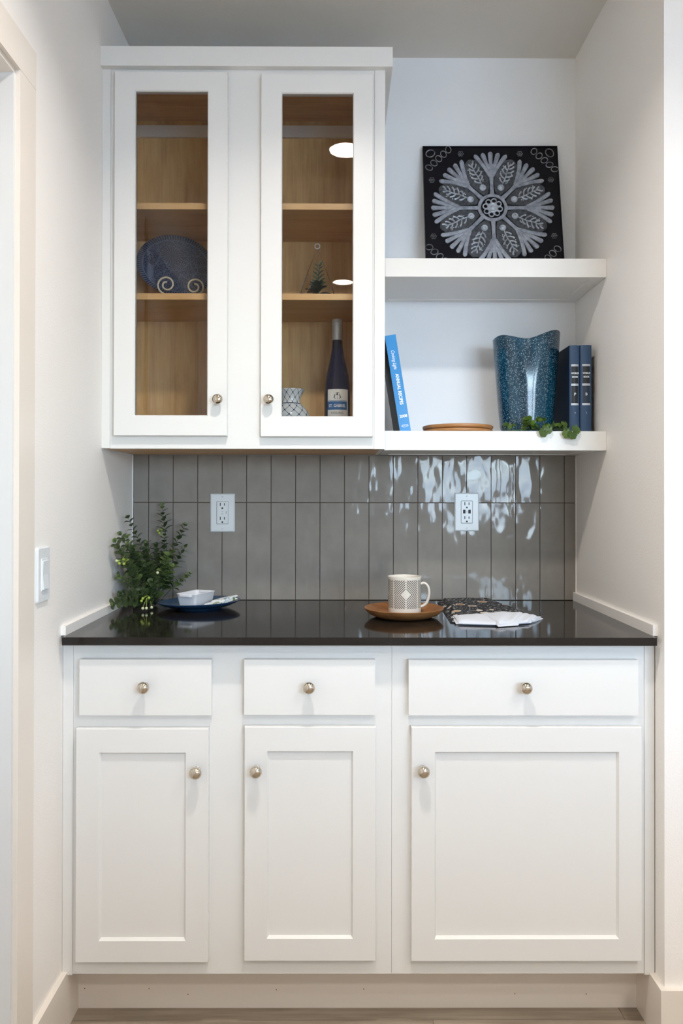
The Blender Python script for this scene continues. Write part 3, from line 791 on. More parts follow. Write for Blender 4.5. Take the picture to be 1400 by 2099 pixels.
def leaf_mesh(ln, wd, cup, m, name='leaf'):
    bm = bmesh.new(); rows = []
    T = [0, .18, .42, .68, .88, 1.0]; Wd = [.12, .72, 1.0, .9, .55, .08]
    for t, q in zip(T, Wd):
        y = ln*t; z = .10*ln*math.sin(t*PI)*.5
        rows.append([bm.verts.new(p) for p in ((-wd/2*q, y, z+cup*wd*q*q), (0, y, z), (wd/2*q, y, z+cup*wd*q*q))])
    for a, b in zip(rows, rows[1:]):
        for k in range(2): bm.faces.new((a[k], a[k+1], b[k+1], b[k]))
    g = bmesh.ops.extrude_face_region(bm, geom=bm.faces[:])
    for v in [x for x in g['geom'] if isinstance(x, bmesh.types.BMVert)]: v.co.z += .018
    return mesh_from(name, bm, m, smooth=True)
def aim(pos, direction, normal, s=1.0):
    y = Vector(direction).normalized(); z = Vector(normal); z = (z - y*z.dot(y))
    if z.length < 1e-3: z = y.orthogonal()
    z.normalize(); x = y.cross(z)
    m = Matrix((x*s, y*s, z*s)).transposed().to_4x4(); m.translation = Vector(pos); return m
euc = thing('eucalyptus_plant', 'bushy green eucalyptus sprays with pale berries in the left worktop corner', 'plant', (4.0, -5.0, 36.0))
EO = Vector((4.0, -5.0, 36.0))
leafA = [leaf_mesh(.86, .70, .12, M_euc), leaf_mesh(.74, .70, .18, M_eucl), leaf_mesh(1.05, .50, .1, M_euc)]
n_leaf = 0; extra = bmesh.new()
def add_leaf(src, m):
    global n_leaf
    if n_leaf < 298:
        inst('leaf', src, euc, m); n_leaf += 1
    else:
        tmp = bmesh.new(); tmp.from_mesh(src)
        mm = m.copy(); mm.translation = mm.translation*I
        bmesh.ops.transform(tmp, matrix=mm, verts=tmp.verts)
        vm = {v: extra.verts.new(v.co/I) for v in tmp.verts}
        for f in tmp.faces: extra.faces.new([vm[v] for v in f.verts])
        tmp.free()
def clampv(p, gx=.62):
    return Vector((max(p.x, gx), min(p.y, -.75), max(p.z, 36.25)))
def spray(base, mid, tip, nodes_, start, size, kind, thick=.05):
    pts = spline([base, mid, tip], 12)
    part('stem', tube([p-EO for p in pts], thick, 6, taper=.022), M_stem, euc, smooth=True, local=True)
    L_ = len(pts)-1
    nodes_ = round(nodes_*1.35)
    for k in range(nodes_):
        t = start+(1-start)*(k/(nodes_-1)); f = t*L_; i = min(int(f), L_-1)
        p = pts[i].lerp(pts[i+1], f-i); d = (pts[i+1]-pts[i]).normalized()
        a = d.cross(Vector((.3, -1, .2))).normalized(); b = d.cross(a).normalized()
        ax = a if k % 2 == 0 else b
        sc = size*(1.15-.42*(t-start)/(1-start+1e-6))*random.uniform(.85, 1.12)
        for s in (1, -1):
            if (p.x-9.35)**2+(p.y+6.85)**2 < 5.3**2 and p.z < 37.6: continue      # keeps clear of the plate
            dr = ax*s*.95 + d*.42 + Vector((random.uniform(-.2, .2),)*3)
            q = p-EO; end = p+dr.normalized()*.85*sc
            if end.x < .55: dr.x += (.55-end.x)*2.2
            if end.y > -.5: dr.y -= (end.y+.5)*2.2
            if end.z < 36.1: dr.z += .6
            add_leaf(leafA[kind if random.random() < .8 else random.randrange(3)], aim(q, dr, d+Vector((0, -.25, .15)), sc))
    for s in (1, -1):
        add_leaf(leafA[1], aim(pts[-1]-EO, (pts[-1]-pts[-2]).normalized()+Vector((.4*s, -.1, 0)), Vector((0, -1, .2)), size*.55))
B = Vector((4.0, -5.2, 36.1))
random.seed(21)
V3 = Vector
spray(B, V3((3.0, -5.0, 41.0)), V3((0.95, -5.6, 46.1)), 10, .42, 1.0, 0)
spray(B, V3((2.4, -6.8, 40.5)), V3((0.9, -8.6, 44.3)), 9, .4, 1.0, 0)
spray(B, V3((2.2, -8.0, 40.0)), V3((0.9, -10.6, 43.7)), 9, .38, 1.1, 0)
spray(B, V3((2.6, -6.4, 40.6)), V3((1.3, -7.4, 43.9)), 8, .4, 1.0, 1)
spray(B, V3((4.7, -2.6, 41.5)), V3((3.95, -1.7, 47.5)), 7, .76, 1.0, 2)
spray(B, V3((5.0, -3.0, 41.0)), V3((6.75, -2.0, 45.1)), 9, .45, 1.0, 0)
spray(B, V3((5.4, -3.6, 39.6)), V3((6.8, -2.5, 42.5)), 6, .6, .9, 2)
spray(B, V3((5.8, -3.4, 38.0)), V3((7.4, -2.6, 39.4)), 6, .45, .9, 1)
spray(B, V3((2.6, -8.6, 37.3)), V3((1.05, -11.8, 37.1)), 8, .35, 1.05, 0)
spray(B, V3((2.6, -7.2, 38.2)), V3((1.0, -9.5, 39.8)), 7, .4, 1.0, 0)
spray(B, V3((4.7, -4.8, 39.3)), V3((5.3, -5.2, 41.8)), 7, .45, 1.25, 1)
spray(B, V3((4.9, -4.6, 38.2)), V3((5.7, -4.6, 40.4)), 7, .4, 1.25, 1)
spray(B, V3((3.3, -4.2, 40.0)), V3((2.4, -3.2, 43.0)), 8, .4, 1.1, 0)
spray(B, V3((3.8, -3.6, 40.2)), V3((3.4, -2.4, 42.8)), 8, .4, 1.0, 0)
spray(B, V3((2.6, -5.6, 39.8)), V3((1.5, -6.0, 42.3)), 8, .38, 1.2, 0)
spray(B, V3((3.6, -6.6, 37.0)), V3((3.1, -8.4, 37.9)), 6, .35, 1.3, 1)
spray(B, V3((3.0, -7.6, 36.9)), V3((1.9, -9.4, 37.1)), 7, .35, 1.1, 0)
spray(B, V3((4.7, -4.8, 37.4)), V3((5.5, -4.6, 38.9)), 6, .35, 1.3, 1)
spray(B, V3((4.1, -6.2, 37.4)), V3((4.0, -7.2, 38.8)), 6, .35, 1.2, 1)
spray(B, V3((4.4, -3.2, 41.0)), V3((4.3, -1.9, 44.3)), 7, .5, .95, 1)
spray(B, V3((2.2, -6.6, 39.2)), V3((1.1, -8.6, 42.4)), 8, .38, 1.15, 0)
spray(B, V3((4.2, -6.6, 37.0)), V3((4.4, -8.0, 37.6)), 6, .3, 1.05, 0)
spray(B, V3((4.6, -4.6, 38.6)), V3((4.9, -4.4, 40.8)), 7, .35, 1.2, 0)
spray(B, V3((2.9, -6.2, 39.6)), V3((1.9, -7.6, 42.6)), 8, .4, 1.2, 0)
spray(B, V3((3.4, -5.2, 39.8)), V3((2.7, -5.2, 42.4)), 8, .4, 1.15, 1)
spray(B, V3((2.8, -7.8, 37.6)), V3((1.5, -10.4, 37.9)), 7, .35, 1.1, 0)
spray(B, V3((3.8, -5.8, 38.6)), V3((3.3, -6.6, 40.6)), 7, .35, 1.2, 0)
if len(extra.verts): part('foliage', extra, M_euc, euc, smooth=True, local=True, kind='stuff')
else: extra.free()
def berries(pts, m, stem_from):
    for p in pts:
        p = V3(p); bm = bmesh.new(); bmesh.ops.create_icosphere(bm, subdivisions=2, radius=.17, matrix=Matrix.Translation(p-EO))
        part('berry', bm, m, euc, smooth=True, local=True)
        part('berry_stalk', tube([V3(stem_from)-EO, (V3(stem_from).lerp(p, .5)+V3((0, -.05, .1)))-EO, p-EO], .02, 5), M_berry, euc, local=True)
berries([(.95, -9.6, 41.5), (1.15, -9.9, 41.25), (1.5, -9.6, 41.7), (1.6, -9.7, 41.2)], M_berry, (2.0, -9.0, 41.6))
berries([(.85, -9.9, 41.55)], M_berrypale, (1.6, -9.5, 41.5))
berries([(4.25, -9.3, 37.4), (3.6, -9.4, 37.35), (3.5, -9.6, 37.1)], M_berry, (4.0, -8.9, 37.6))
berries([(3.75, -10.0, 36.35), (4.15, -10.0, 36.36)], M_berrypale, (4.0, -9.2, 37.4))
berries([(4.75, -7.4, 40.0)], M_berrypale, (4.6, -6.7, 39.8))
berries([(4.45, -8.9, 36.3)], M_berrypale, (4.1, -8.0, 36.9))
berries([(3.5, -1.9, 44.5), (3.9, -1.8, 44.65), (3.7, -2.0, 44.2)], M_berry, (4.2, -2.2, 43.6))

# trailing greenery on the lower shelf
ivy = thing('trailing_greenery', 'round leafed green trailing sprig spilling over the lower shelf edge', 'plant', (47.5, -9.4, ZS))
IO = V3((47.5, -9.4, ZS))
def round_leaf(r, m):
    bm = bmesh.new(); n = 18
    c_ = bm.verts.new((0, r*.15, -.02)); ring = []
    for k in range(n):
        a = 2*PI*k/n - PI/2
        rr = r*(1+.10*math.cos(6*a))*(1 if k else .45)
        ring.append(bm.verts.new((rr*math.cos(a), r*.75+rr*math.sin(a), .06*r+.05*r*math.cos(6*a))))
    for k in range(n): bm.faces.new((c_, ring[k], ring[(k+1) % n]))
    g = bmesh.ops.extrude_face_region(bm, geom=bm.faces[:])
    for v in [x for x in g['geom'] if isinstance(x, bmesh.types.BMVert)]: v.co.z += .02
    return mesh_from('leaf', bm, m, smooth=True)
rl = [round_leaf(.40, M_ivy), round_leaf(.52, M_ivy), round_leaf(.28, M_ivy)]
random.seed(5)
stem1 = spline([(43.4, -9.6, ZS+.12), (45.0, -9.7, ZS+.25), (46.8, -10.0, ZS+.4), (47.8, -11.0, ZS+.2), (47.75, -11.6, ZS-.1)], 8)
stem2 = spline([(45.2, -9.5, ZS+.2), (47.2, -9.3, ZS+.35), (49.0, -10.2, ZS+.3), (50.1, -11.3, ZS+.1), (50.3, -11.7, ZS-.3)], 8)
for s in (stem1, stem2): part('stem', tube([p-IO for p in s], .045, 6, taper=.03), mat('vine_stem', (.04, .09, .015), .5) if s is stem1 else bpy.data.materials['vine_stem'], ivy, smooth=True, local=True)
lv = []
for _ in range(9): lv.append((V3((random.uniform(43.2, 44.3), -9.8+random.uniform(-.4, .2), ZS+random.uniform(.25, .8))), 2))
for _ in range(30): lv.append((V3((random.uniform(45.3, 47.9), -9.9+random.uniform(-.6, .4), ZS+random.uniform(.3, 1.25))), random.choice((0, 0, 2))))
for _ in range(16): lv.append((V3((random.uniform(48.2, 50.2), -9.9+random.uniform(-.6, .4), ZS+random.uniform(.3, .85))), random.choice((0, 2))))
for p, k in lv:
    d = V3((random.uniform(-1, 1), random.uniform(-.9, -.1), random.uniform(-.2, .8)))
    inst('leaf', rl[k], ivy, aim(p-IO, d, V3((random.uniform(-.5, .5), -.8, .7)), random.uniform(.8, 1.05)))
for x, y_, z, k, dz in ((47.25, -11.45, ZS+.2, 1, -1), (47.9, -11.35, ZS+.35, 0, -1), (49.7, -11.45, ZS+.05, 1, -1), (50.3, -11.5, ZS-.05, 1, -1),
                        (50.6, -11.4, ZS+.55, 0, -.7), (50.9, -11.35, ZS+.3, 0, -.8), (49.9, -11.3, ZS+.35, 0, -.8), (47.5, -11.3, ZS+.5, 0, -.6)):
    inst('leaf', rl[k], ivy, aim(V3((x, y_, z))-IO, (random.uniform(-.3, .3), -.15, dz), (random.uniform(-.2, .2), -1, .1), 1.0))

# ================================================================== INSIDE THE GLASS CABINET
Z1, Z2 = 54.29, 70.485
# oval platter on an easel
M_platter = mat('navy_platter_glaze', (0.02, 0.035, 0.09), 0.2, spec=0.35)
co = objco(M_platter)
sx_ = N(M_platter, 'ShaderNodeSeparateXYZ'); M_platter.node_tree.links.new(mapping(M_platter, co, (1/(4.76*I), 1/(3.72*I), 1)), sx_.inputs[0])
rr = math_n(M_platter, 'SQRT', math_n(M_platter, 'ADD', math_n(M_platter, 'POWER', math_n(M_platter, 'ABSOLUTE', sx_.outputs[0]), 2.0), math_n(M_platter, 'POWER', math_n(M_platter, 'ABSOLUTE', sx_.outputs[1]), 2.0)))
an = math_n(M_platter, 'ARCTAN2', sx_.outputs[1], sx_.outputs[0])
rays = math_n(M_platter, 'GREATER_THAN', math_n(M_platter, 'SINE', math_n(M_platter, 'MULTIPLY', an, 88.0)), .35)
rim = math_n(M_platter, 'GREATER_THAN', rr, .86)
ringl = math_n(M_platter, 'LESS_THAN', math_n(M_platter, 'ABSOLUTE', math_n(M_platter, 'SUBTRACT', rr, .85)), .012)
vv = N(M_platter, 'ShaderNodeTexVoronoi'); vv.feature = 'DISTANCE_TO_EDGE'; vv.inputs['Scale'].default_value = 215
M_platter.node_tree.links.new(co, vv.inputs['Vector'])
cell = math_n(M_platter, 'LESS_THAN', vv.outputs['Distance'], .10)
vb = N(M_platter, 'ShaderNodeTexVoronoi'); vb.feature = 'DISTANCE_TO_EDGE'; vb.inputs['Scale'].default_value = 26
M_platter.node_tree.links.new(co, vb.inputs['Vector'])
petal = math_n(M_platter, 'LESS_THAN', vb.outputs['Distance'], .022)
# sunburst flower left of the centre
fx = math_n(M_platter, 'ADD', sx_.outputs[0], .22); fy = math_n(M_platter, 'SUBTRACT', sx_.outputs[1], .28)
fr = math_n(M_platter, 'SQRT', math_n(M_platter, 'ADD', math_n(M_platter, 'MULTIPLY', fx, fx), math_n(M_platter, 'MULTIPLY', fy, fy)))
fa = math_n(M_platter, 'GREATER_THAN', math_n(M_platter, 'SINE', math_n(M_platter, 'MULTIPLY', math_n(M_platter, 'ARCTAN2', fy, fx), 22.0)), .2)
infl = math_n(M_platter, 'LESS_THAN', fr, .26)
inner = math_n(M_platter, 'ADD', math_n(M_platter, 'MULTIPLY', infl, fa), math_n(M_platter, 'MULTIPLY', math_n(M_platter, 'SUBTRACT', 1.0, infl), math_n(M_platter, 'MAXIMUM', cell, petal)))
pat = math_n(M_platter, 'MAXIMUM', ringl, math_n(M_platter, 'ADD', math_n(M_platter, 'MULTIPLY', rim, rays), math_n(M_platter, 'MULTIPLY', math_n(M_platter, 'SUBTRACT', 1.0, rim), inner)))
setcol(M_platter, mixc(M_platter, pat, (0.008, 0.014, 0.045), (0.075, 0.11, 0.20)))
bump(M_platter, pat, .0005)
rings = []
for f_, h_ in ((.60, 0), (.62, -.0), (.86, .12), (1.0, .30), (1.0, .36), (.985, .38), (.86, .22), (.83, .16), (.02, .14)):
    rings.append([(4.76*f_*math.cos(2*PI*k/64), 3.72*f_*math.sin(2*PI*k/64), h_) for k in range(64)])
pl = link('oval_platter', mesh_from('oval_platter', loft(rings), M_platter, smooth=True))
finish(pl, 'navy embossed oval platter propped behind the left glass door', 'platter')
# long axis dips to the right, leaning back on the easel
n_ = V3((0, -math.cos(.20), math.sin(.20))); ax = V3((0.928, 0, -0.373)); ax = (ax - n_*ax.dot(n_)).normalized()
mm = Matrix((ax, n_.cross(ax), n_)).transposed().to_4x4(); mm.translation = V3((6.03, -3.9, 75.6))*I; pl.matrix_world = mm
M_cream = mat('cream_metal', (0.62, 0.56, 0.42), .4)
ez = thing('plate_easel', 'cream scrolled wire easel holding the navy oval platter', 'plate stand', (7.0, -5.0, Z2))
EZ = V3((7.0, -5.0, Z2))
def scroll(cx, cz, s, y_=-6.2):
    pts = []
    for i in range(40):
        t = i/39; a = math.radians(-75) + t*math.radians(530)
        r = 1.08*(1-.72*t)
        pts.append(V3((cx+s*r*math.cos(a)*1.02, y_, cz+r*math.sin(a))))
    start = pts[0]
    foot = [V3((start.x-s*.55, -4.7, Z2+.1)), V3((start.x-s*.62, -5.4, Z2+.1)), V3((start.x-s*.3, y_, Z2+.16))]
    return foot + pts
for cx, s, cz in ((5.42, -1, 72.85), (8.62, 1, 72.62)):
    pts = [p-EZ for p in scroll(cx, cz, s)]
    part('scroll_arm', tube(pts, .105, 8), M_cream, ez, smooth=True, local=True)
for x in (5.9, 8.1):
    part('leg', tube([V3((x, -4.7, Z2+.1))-EZ, V3((x, -3.0, Z2+.1))-EZ, V3((x+.1*(7-x), -1.6, Z2+.1))-EZ], .1, 8), M_cream, ez, smooth=True, local=True)
part('back_post', tube([V3((5.9, -1.7, Z2+.1))-EZ, V3((7, -1.7, Z2+.1))-EZ, V3((8.1, -1.7, Z2+.1))-EZ], .1, 8), M_cream, ez, smooth=True, local=True)
part('back_post', tube([V3((7, -1.7, Z2+.1))-EZ, V3((7, -1.9, Z2+3))-EZ, V3((7, -2.5, Z2+6.2))-EZ], .1, 8), M_cream, ez, smooth=True, local=True)

# wine bottle
M_cobalt = mat('cobalt_glass', (0.004, 0.005, 0.030), 0.06, spec=0.35)
M_foil = mat('white_foil', (0.55, 0.57, 0.60), 0.28, 0.35)
M_label = mat('label_paper', (0.72, 0.72, 0.69), 0.6)
M_lblue = mat('label_blue', (0.015, 0.11, 0.30), 0.5)
wb = thing('wine_bottle', 'tall cobalt blue wine bottle with white cap and label', 'bottle', (24.98, -6.0, Z1+.01))
h = 14.62
part('bottle_body', lathe([(1.2, 0), (1.44, .1), (1.49, .4), (1.49, 6.3), (1.44, 7.2), (1.28, 8.2), (1.05, 9.2), (.82, 10.2), (.66, 11.2), (.58, 12.2), (.55, 13.2), (.53, 14.5)], 44), M_cobalt, wb, smooth=True, local=True)
cap = part('cap', lathe([(.60, 12.22), (.60, 13.8), (.575, 13.82), (.575, 13.9), (.61, 13.92), (.61, 14.1), (.58, 14.12), (.58, 14.18), (.60, 14.2), (.60, 14.5), (.55, h), (.03, h+.01)], 32), M_foil, wb, smooth=True, local=True)
def arc_band(r, a0, a1, z0, z1, n=16):
    return loft([[(r*math.sin(a0+(a1-a0)*k/n), -r*math.cos(a0+(a1-a0)*k/n), z) for k in range(n+1)] for z in (z0, z1)], cap0=False, cap1=False, closed=False)
lab = part('label', arc_band(1.505, -.80, .92, 2.6, 6.45), M_label, wb, smooth=True, local=True)
part('label_band', arc_band(1.512, -.80, .80, 4.12, 5.08), M_lblue, lab, smooth=True, local=True)
part('label_line', arc_band(1.512, -.80, .80, 5.12, 5.17), M_lblue, lab, smooth=True, local=True)
def wrap_text(s, size, z, m, r=1.522, sx=1.0, bold=0.0):
    o = text_mesh('label_lettering', s, size, m, face_cam(0, 0, z), lab, ext=.0, sx=sx, bold=bold)
    for v in o.data.vertices:
        x = v.co.x/I; a = x/r; v.co.x = r*math.sin(a)*I; v.co.y = -r*math.cos(a)*I
wrap_text('ST. GABRIEL', .44, 4.57, M_text, sx=.86, bold=.006)
wrap_text('RIESLING', .36, 3.75, mat('label_ink', (.05, .05, .06), .6))
M_ink = bpy.data.materials['label_ink']
bm = bmesh.new()                                     # small winged emblem
def flat(pts):
    vs = [bm.verts.new((1.524*math.sin(x/1.52), -1.524*math.cos(x/1.52), z)) for x, z in pts]; bm.faces.new(vs)
flat([(-.28, 6.02), (.28, 6.02), (.08, 6.12)]); flat([(-.07, 6.02), (.07, 6.02), (.12, 5.75), (-.12, 5.75)])
for s in (1, -1):
    flat([(.22*s, 5.95), (.34*s, 5.8), (.36*s, 5.6), (.25*s, 5.7)]); flat([(.26*s, 5.66), (.42*s, 5.6), (.40*s, 5.42), (.3*s, 5.5)]); flat([(.24*s, 5.5), (.32*s, 5.42), (.2*s, 5.3)])
flat([(-.02, 5.6), (.02, 5.6), (.02, 5.28), (-.02, 5.28)])
part('label_emblem', bm, M_ink, lab, local=True)

# blue and white lattice vase
M_lat = mat('lattice_porcelain', (0.6, 0.6, 0.58), 0.12, spec=0.5)
co = objco(M_lat); s3 = N(M_lat, 'ShaderNodeSeparateXYZ'); M_lat.node_tree.links.new(co, s3.inputs[0])
an = math_n(M_lat, 'MULTIPLY', math_n(M_lat, 'ARCTAN2', s3.outputs[1], s3.outputs[0]), 12/(2*PI))
zz = math_n(M_lat, 'MULTIPLY', s3.outputs[2], 1/(1.02*I))
def tri(m, x): return math_n(m, 'ABSOLUTE', math_n(m, 'SUBTRACT', math_n(m, 'FRACT', x), .5))
ta = tri(M_lat, math_n(M_lat, 'ADD', math_n(M_lat, 'ADD', an, zz), 20.0)); tb = tri(M_lat, math_n(M_lat, 'ADD', math_n(M_lat, 'SUBTRACT', an, zz), 20.0))
line = math_n(M_lat, 'MAXIMUM', math_n(M_lat, 'LESS_THAN', ta, .035), math_n(M_lat, 'LESS_THAN', tb, .035))
dot = math_n(M_lat, 'LESS_THAN', math_n(M_lat, 'ADD', math_n(M_lat, 'MULTIPLY', ta, ta), math_n(M_lat, 'MULTIPLY', tb, tb)), .016)
neck = math_n(M_lat, 'LESS_THAN', math_n(M_lat, 'ABSOLUTE', math_n(M_lat, 'SUBTRACT', s3.outputs[2], 4.92*I)), .05*I)
setcol(M_lat, mixc(M_lat, math_n(M_lat, 'MAXIMUM', neck, math_n(M_lat, 'MAXIMUM', line, dot)), (0.62, 0.64, 0.64), (0.012, 0.018, 0.085)))
bm = lathe([(1.3, 0), (1.45, .1), (1.6, .5), (2.05, 1.6), (2.3, 2.6), (2.28, 3.3), (2.0, 4.1), (1.5, 4.7), (1.18, 5.0), (1.13, 5.25), (1.22, 5.7), (1.42, 6.2), (1.62, 6.5),
            (1.62, 6.56), (1.52, 6.52), (1.1, 5.6), (1.0, 5.1), (.9, 4.6), (.05, 4.5)], 48)
solo('lattice_vase', bm, M_lat, (19.6, -6.0, Z1+.01), 'white porcelain vase with blue lattice behind the right glass door', 'vase', smooth=True, local=True)

# teardrop terrarium
tr = thing('terrarium', 'clear teardrop glass terrarium with a green succulent inside', 'terrarium', (22.66, -6.0, Z2+.01))
bm = bmesh.new(); prof = [(.9, .03), (1.3, .12), (1.62, .5), (1.68, .95), (1.55, 1.5), (1.28, 2.3), (.95, 3.2), (.62, 4.0), (.34, 4.7), (.16, 5.15), (.08, 5.3)]
tr.scale = (1.2, 1.2, 1.2)
n = 36
R_ = [[bm.verts.new((r*math.cos(2*PI*k/n), r*math.sin(2*PI*k/n), z)) for k in range(n)] for r, z in prof]
for i, (a, b) in enumerate(zip(R_, R_[1:])):
    for k in range(n):
        ang = 2*PI*(k+.5)/n
        if 3 <= i <= 5 and abs(((ang-math.radians(215)+PI) % (2*PI))-PI) < .62: continue      # side opening
        bm.faces.new((a[k], a[(k+1) % n], b[(k+1) % n], b[k]))
bm.faces.new(R_[0][::-1]); bm.faces.new(R_[-1])
part('glass_globe', bm, M_terr, tr, smooth=True, local=True)
M_ringglass = mat('clear_glass_loop', (.75, .78, .78), .05, spec=.8)
part('hanging_loop', tube([(.24*math.sin(2*PI*k/20), 0, 5.5+.24-.24*math.cos(2*PI*k/20)-.02) for k in range(21)], .055, 8), M_ringglass, tr, smooth=True, local=True)
M_rimglass = mat('glass_rim', (.30, .33, .33), .1, spec=.6)
rimp = []
for k in range(25):
    a = 2*PI*k/24; th = math.radians(215)+.62*math.cos(a); z = 1.9+.95*math.sin(a)
    zs = [q[1] for q in prof]; i = max(j for j in range(len(zs)) if zs[j] <= z); f_ = (z-zs[i])/(zs[i+1]-zs[i]); r = prof[i][0]+(prof[i+1][0]-prof[i][0])*f_
    rimp.append((r*math.cos(th), r*math.sin(th), z))
part('opening_rim', tube(rimp, .016, 6), M_rimglass, tr, smooth=True, local=True)
M_succ = leaf_mat('succulent_leaf', (0.02, 0.05, 0.035), (0.06, 0.12, 0.07))
M_moss = mat('dark_moss', (.012, .016, .010), .9)
part('moss_mound', lathe([(1.2, .14), (1.25, .4), (.9, .8), (.4, .98), (.05, 1.0)], 24), M_moss, tr, smooth=True, local=True)
M_succd = leaf_mat('dark_succulent_leaf', (0.008, 0.018, 0.014), (0.02, 0.04, 0.025))
part('succulent_stem', tube([(0.1, 0, .08), (.12, 0, 1.5), (.08, 0, 2.6), (.22, 0, 3.8)], .07, 6, taper=.04), M_succ, tr, smooth=True, local=True)
sl = leaf_mesh(.85, .38, .12, M_succ, 'succulent_leaf'); sd = leaf_mesh(.95, .55, .15, M_succd, 'succulent_leaf')
random.seed(3)
for k in range(6):
    z = 1.5+.44*k; sc = 1.0-.09*k
    for s in (1, -1):
        inst('succulent_leaf', sl, tr, aim((.12, 0, z+(.15 if s > 0 else 0)), (s*.9, -.25, .75), (0, -.6, .8), sc*1.15))
inst('succulent_leaf', sl, tr, aim((.22, 0, 3.75), (.25, 0, 1), (0, -1, .2), .7))
for k in range(18):
    a = 2*PI*k/18*2.4; el = .15+.75*(k/17)
    inst('succulent_leaf', sd, tr, aim((0, 0, .95+.85*(k/17)), (math.cos(a)*(1.1-.4*el), math.sin(a)*(1.1-.4*el), el), (0, 0, 1), 1.45-.5*k/17))

# ================================================================== ON THE WORKTOP
ZC = 36.005
# blue plate
M_bplate = mat('blue_glaze_plate', (0.020, 0.065, 0.145), 0.18, coat=0.4)
co = objco(M_bplate); wv = N(M_bplate, 'ShaderNodeTexWave'); wv.wave_type = 'RINGS'; wv.rings_direction = 'Z'; wv.inputs['Scale'].default_value = 90; wv.inputs['Distortion'].default_value = 6
M_bplate.node_tree.links.new(co, wv.inputs['Vector']); bump(M_bplate, wv.outputs['Fac'], .0005)
PX, PY = 9.35, -6.85
rings = []
for r, z in ((2.3, 0), (2.5, 0), (2.6, .12), (3.5, .26), (4.3, .55), (4.62, .74), (4.65, .80), (4.58, .82), (4.2, .66), (3.3, .40), (2.4, .30), (.05, .28)):
    rings.append([(r*math.cos(2*PI*k/64), r*math.sin(2*PI*k/64), z + (.14*math.cos(2*PI*k/64+.5)*max(0, (r-2.6)/2) if z > .2 else 0)) for k in range(64)])
solo('dinner_plate', loft(rings), M_bplate, (PX, PY, ZC), 'deep blue glazed plate on the worktop under the white dish', 'plate', smooth=True, local=True)
# small white baking dish
M_white = mat('white_stoneware', (0.70, 0.70, 0.73), 0.16, spec=.5)
bd = thing('baking_dish', 'small white rectangular baking dish on the blue plate', 'dish', (9.1, -7.45, ZC+.33), rotz=math.radians(68))
prof = [(1.72, .98, .22, 0), (1.80, 1.06, .25, .06), (1.93, 1.18, .3, .7), (2.05, 1.28, .3, 1.36), (2.10, 1.33, .3, 1.46), (2.08, 1.31, .3, 1.50), (1.98, 1.21, .28, 1.47), (1.86, 1.10, .25, .8), (1.7, .94, .2, .22), (.2, .1, .05, .2)]
part('dish_body', loft([rrect(0, 0, a, b, r, z, 6) for a, b, r, z in prof]), M_white, bd, smooth=True, local=True)
for s in (1, -1):
    bm = loft([[(s*(1.95+p[0]), p[1], z) for p in rrect(.14, 0, .26, .78, .2, 0, 5)] for z in (1.24, 1.44)])
    part('handle', bm, M_white, bd, smooth=True, local=True, bev=.05)
# folded printed napkin
M_nap = mat('printed_napkin', (.7, .72, .72), .85)
co = objco(M_nap)
nz = noise_n(M_nap, co, 75, 3); nz2 = noise_n(M_nap, mapping(M_nap, co, loc=(3, 1, 2)), 60, 2)
c1 = mixc(M_nap, math_n(M_nap, 'GREATER_THAN', nz, .58), (.68, .71, .72), (.16, .22, .07))
setcol(M_nap, mixc(M_nap, math_n(M_nap, 'GREATER_THAN', nz2, .60), c1, (.22, .36, .48)))
def pillow(c4, z0, th, nx=16, ny=12, edge=.25, amp=.03, seed=0, wave=None, bm=None, lift=None):
    """soft slab over the quad c4 = (fl, fr, br, bl)"""
    bm = bm or bmesh.new(); fl, fr, br, bl = [V3((p[0], p[1], 0)) for p in c4]
    top, bot = [], []
    for j in range(ny+1):
        v = j/ny; tr_, br_ = [], []
        for i in range(nx+1):
            u = i/nx
            p = fl.lerp(fr, u).lerp(bl.lerp(br, u), v)
            e = min(u, 1-u, v*.8, (1-v)*.8)*4
            k = math.sqrt(max(0, min(1, 1-(1-min(1, e/edge))**2)))
            h = th*(.12+.88*k) + amp*mnoise.noise(V3((p.x*.9+seed, p.y*.9, seed)))*k
            l_ = lift(u, v) if lift else 0
            if wave: h += wave(u, v)*k
            tr_.append(bm.verts.new((p.x, p.y, z0+max(.01, h)+l_))); br_.append(bm.verts.new((p.x, p.y, z0+l_)))
        top.append(tr_); bot.append(br_)
    for j in range(ny):
        for i in range(nx):
            bm.faces.new((top[j][i], top[j][i+1], top[j+1][i+1], top[j+1][i]))
            bm.faces.new((bot[j][i], bot[j+1][i], bot[j+1][i+1], bot[j][i+1]))
    for i in range(nx):
        bm.faces.new((bot[0][i], bot[0][i+1], top[0][i+1], top[0][i])); bm.faces.new((top[ny][i], top[ny][i+1], bot[ny][i+1], bot[ny][i]))
    for j in range(ny):
        bm.faces.new((top[j][0], top[j+1][0], bot[j+1][0], bot[j][0])); bm.faces.new((bot[j][nx], bot[j+1][nx], top[j+1][nx], top[j][nx]))
    return bm
nk = thing('folded_napkin', 'folded white napkin with green print lying on the blue plate', 'napkin', (11.5, -7.0, ZC+.4))
part('lower_fold', pillow([(10.2, -9.9), (11.9, -9.7), (13.6, -6.0), (12.1, -5.2)], ZC+.50, .22, seed=2, lift=lambda u, v: .10+.28*u*v), M_nap, nk, smooth=True)
part('upper_fold', pillow([(10.9, -8.8), (12.3, -8.8), (13.65, -5.8), (12.2, -5.0)], ZC+.74, .2, seed=5, lift=lambda u, v: .10+.34*u*v), M_nap, nk, smooth=True)
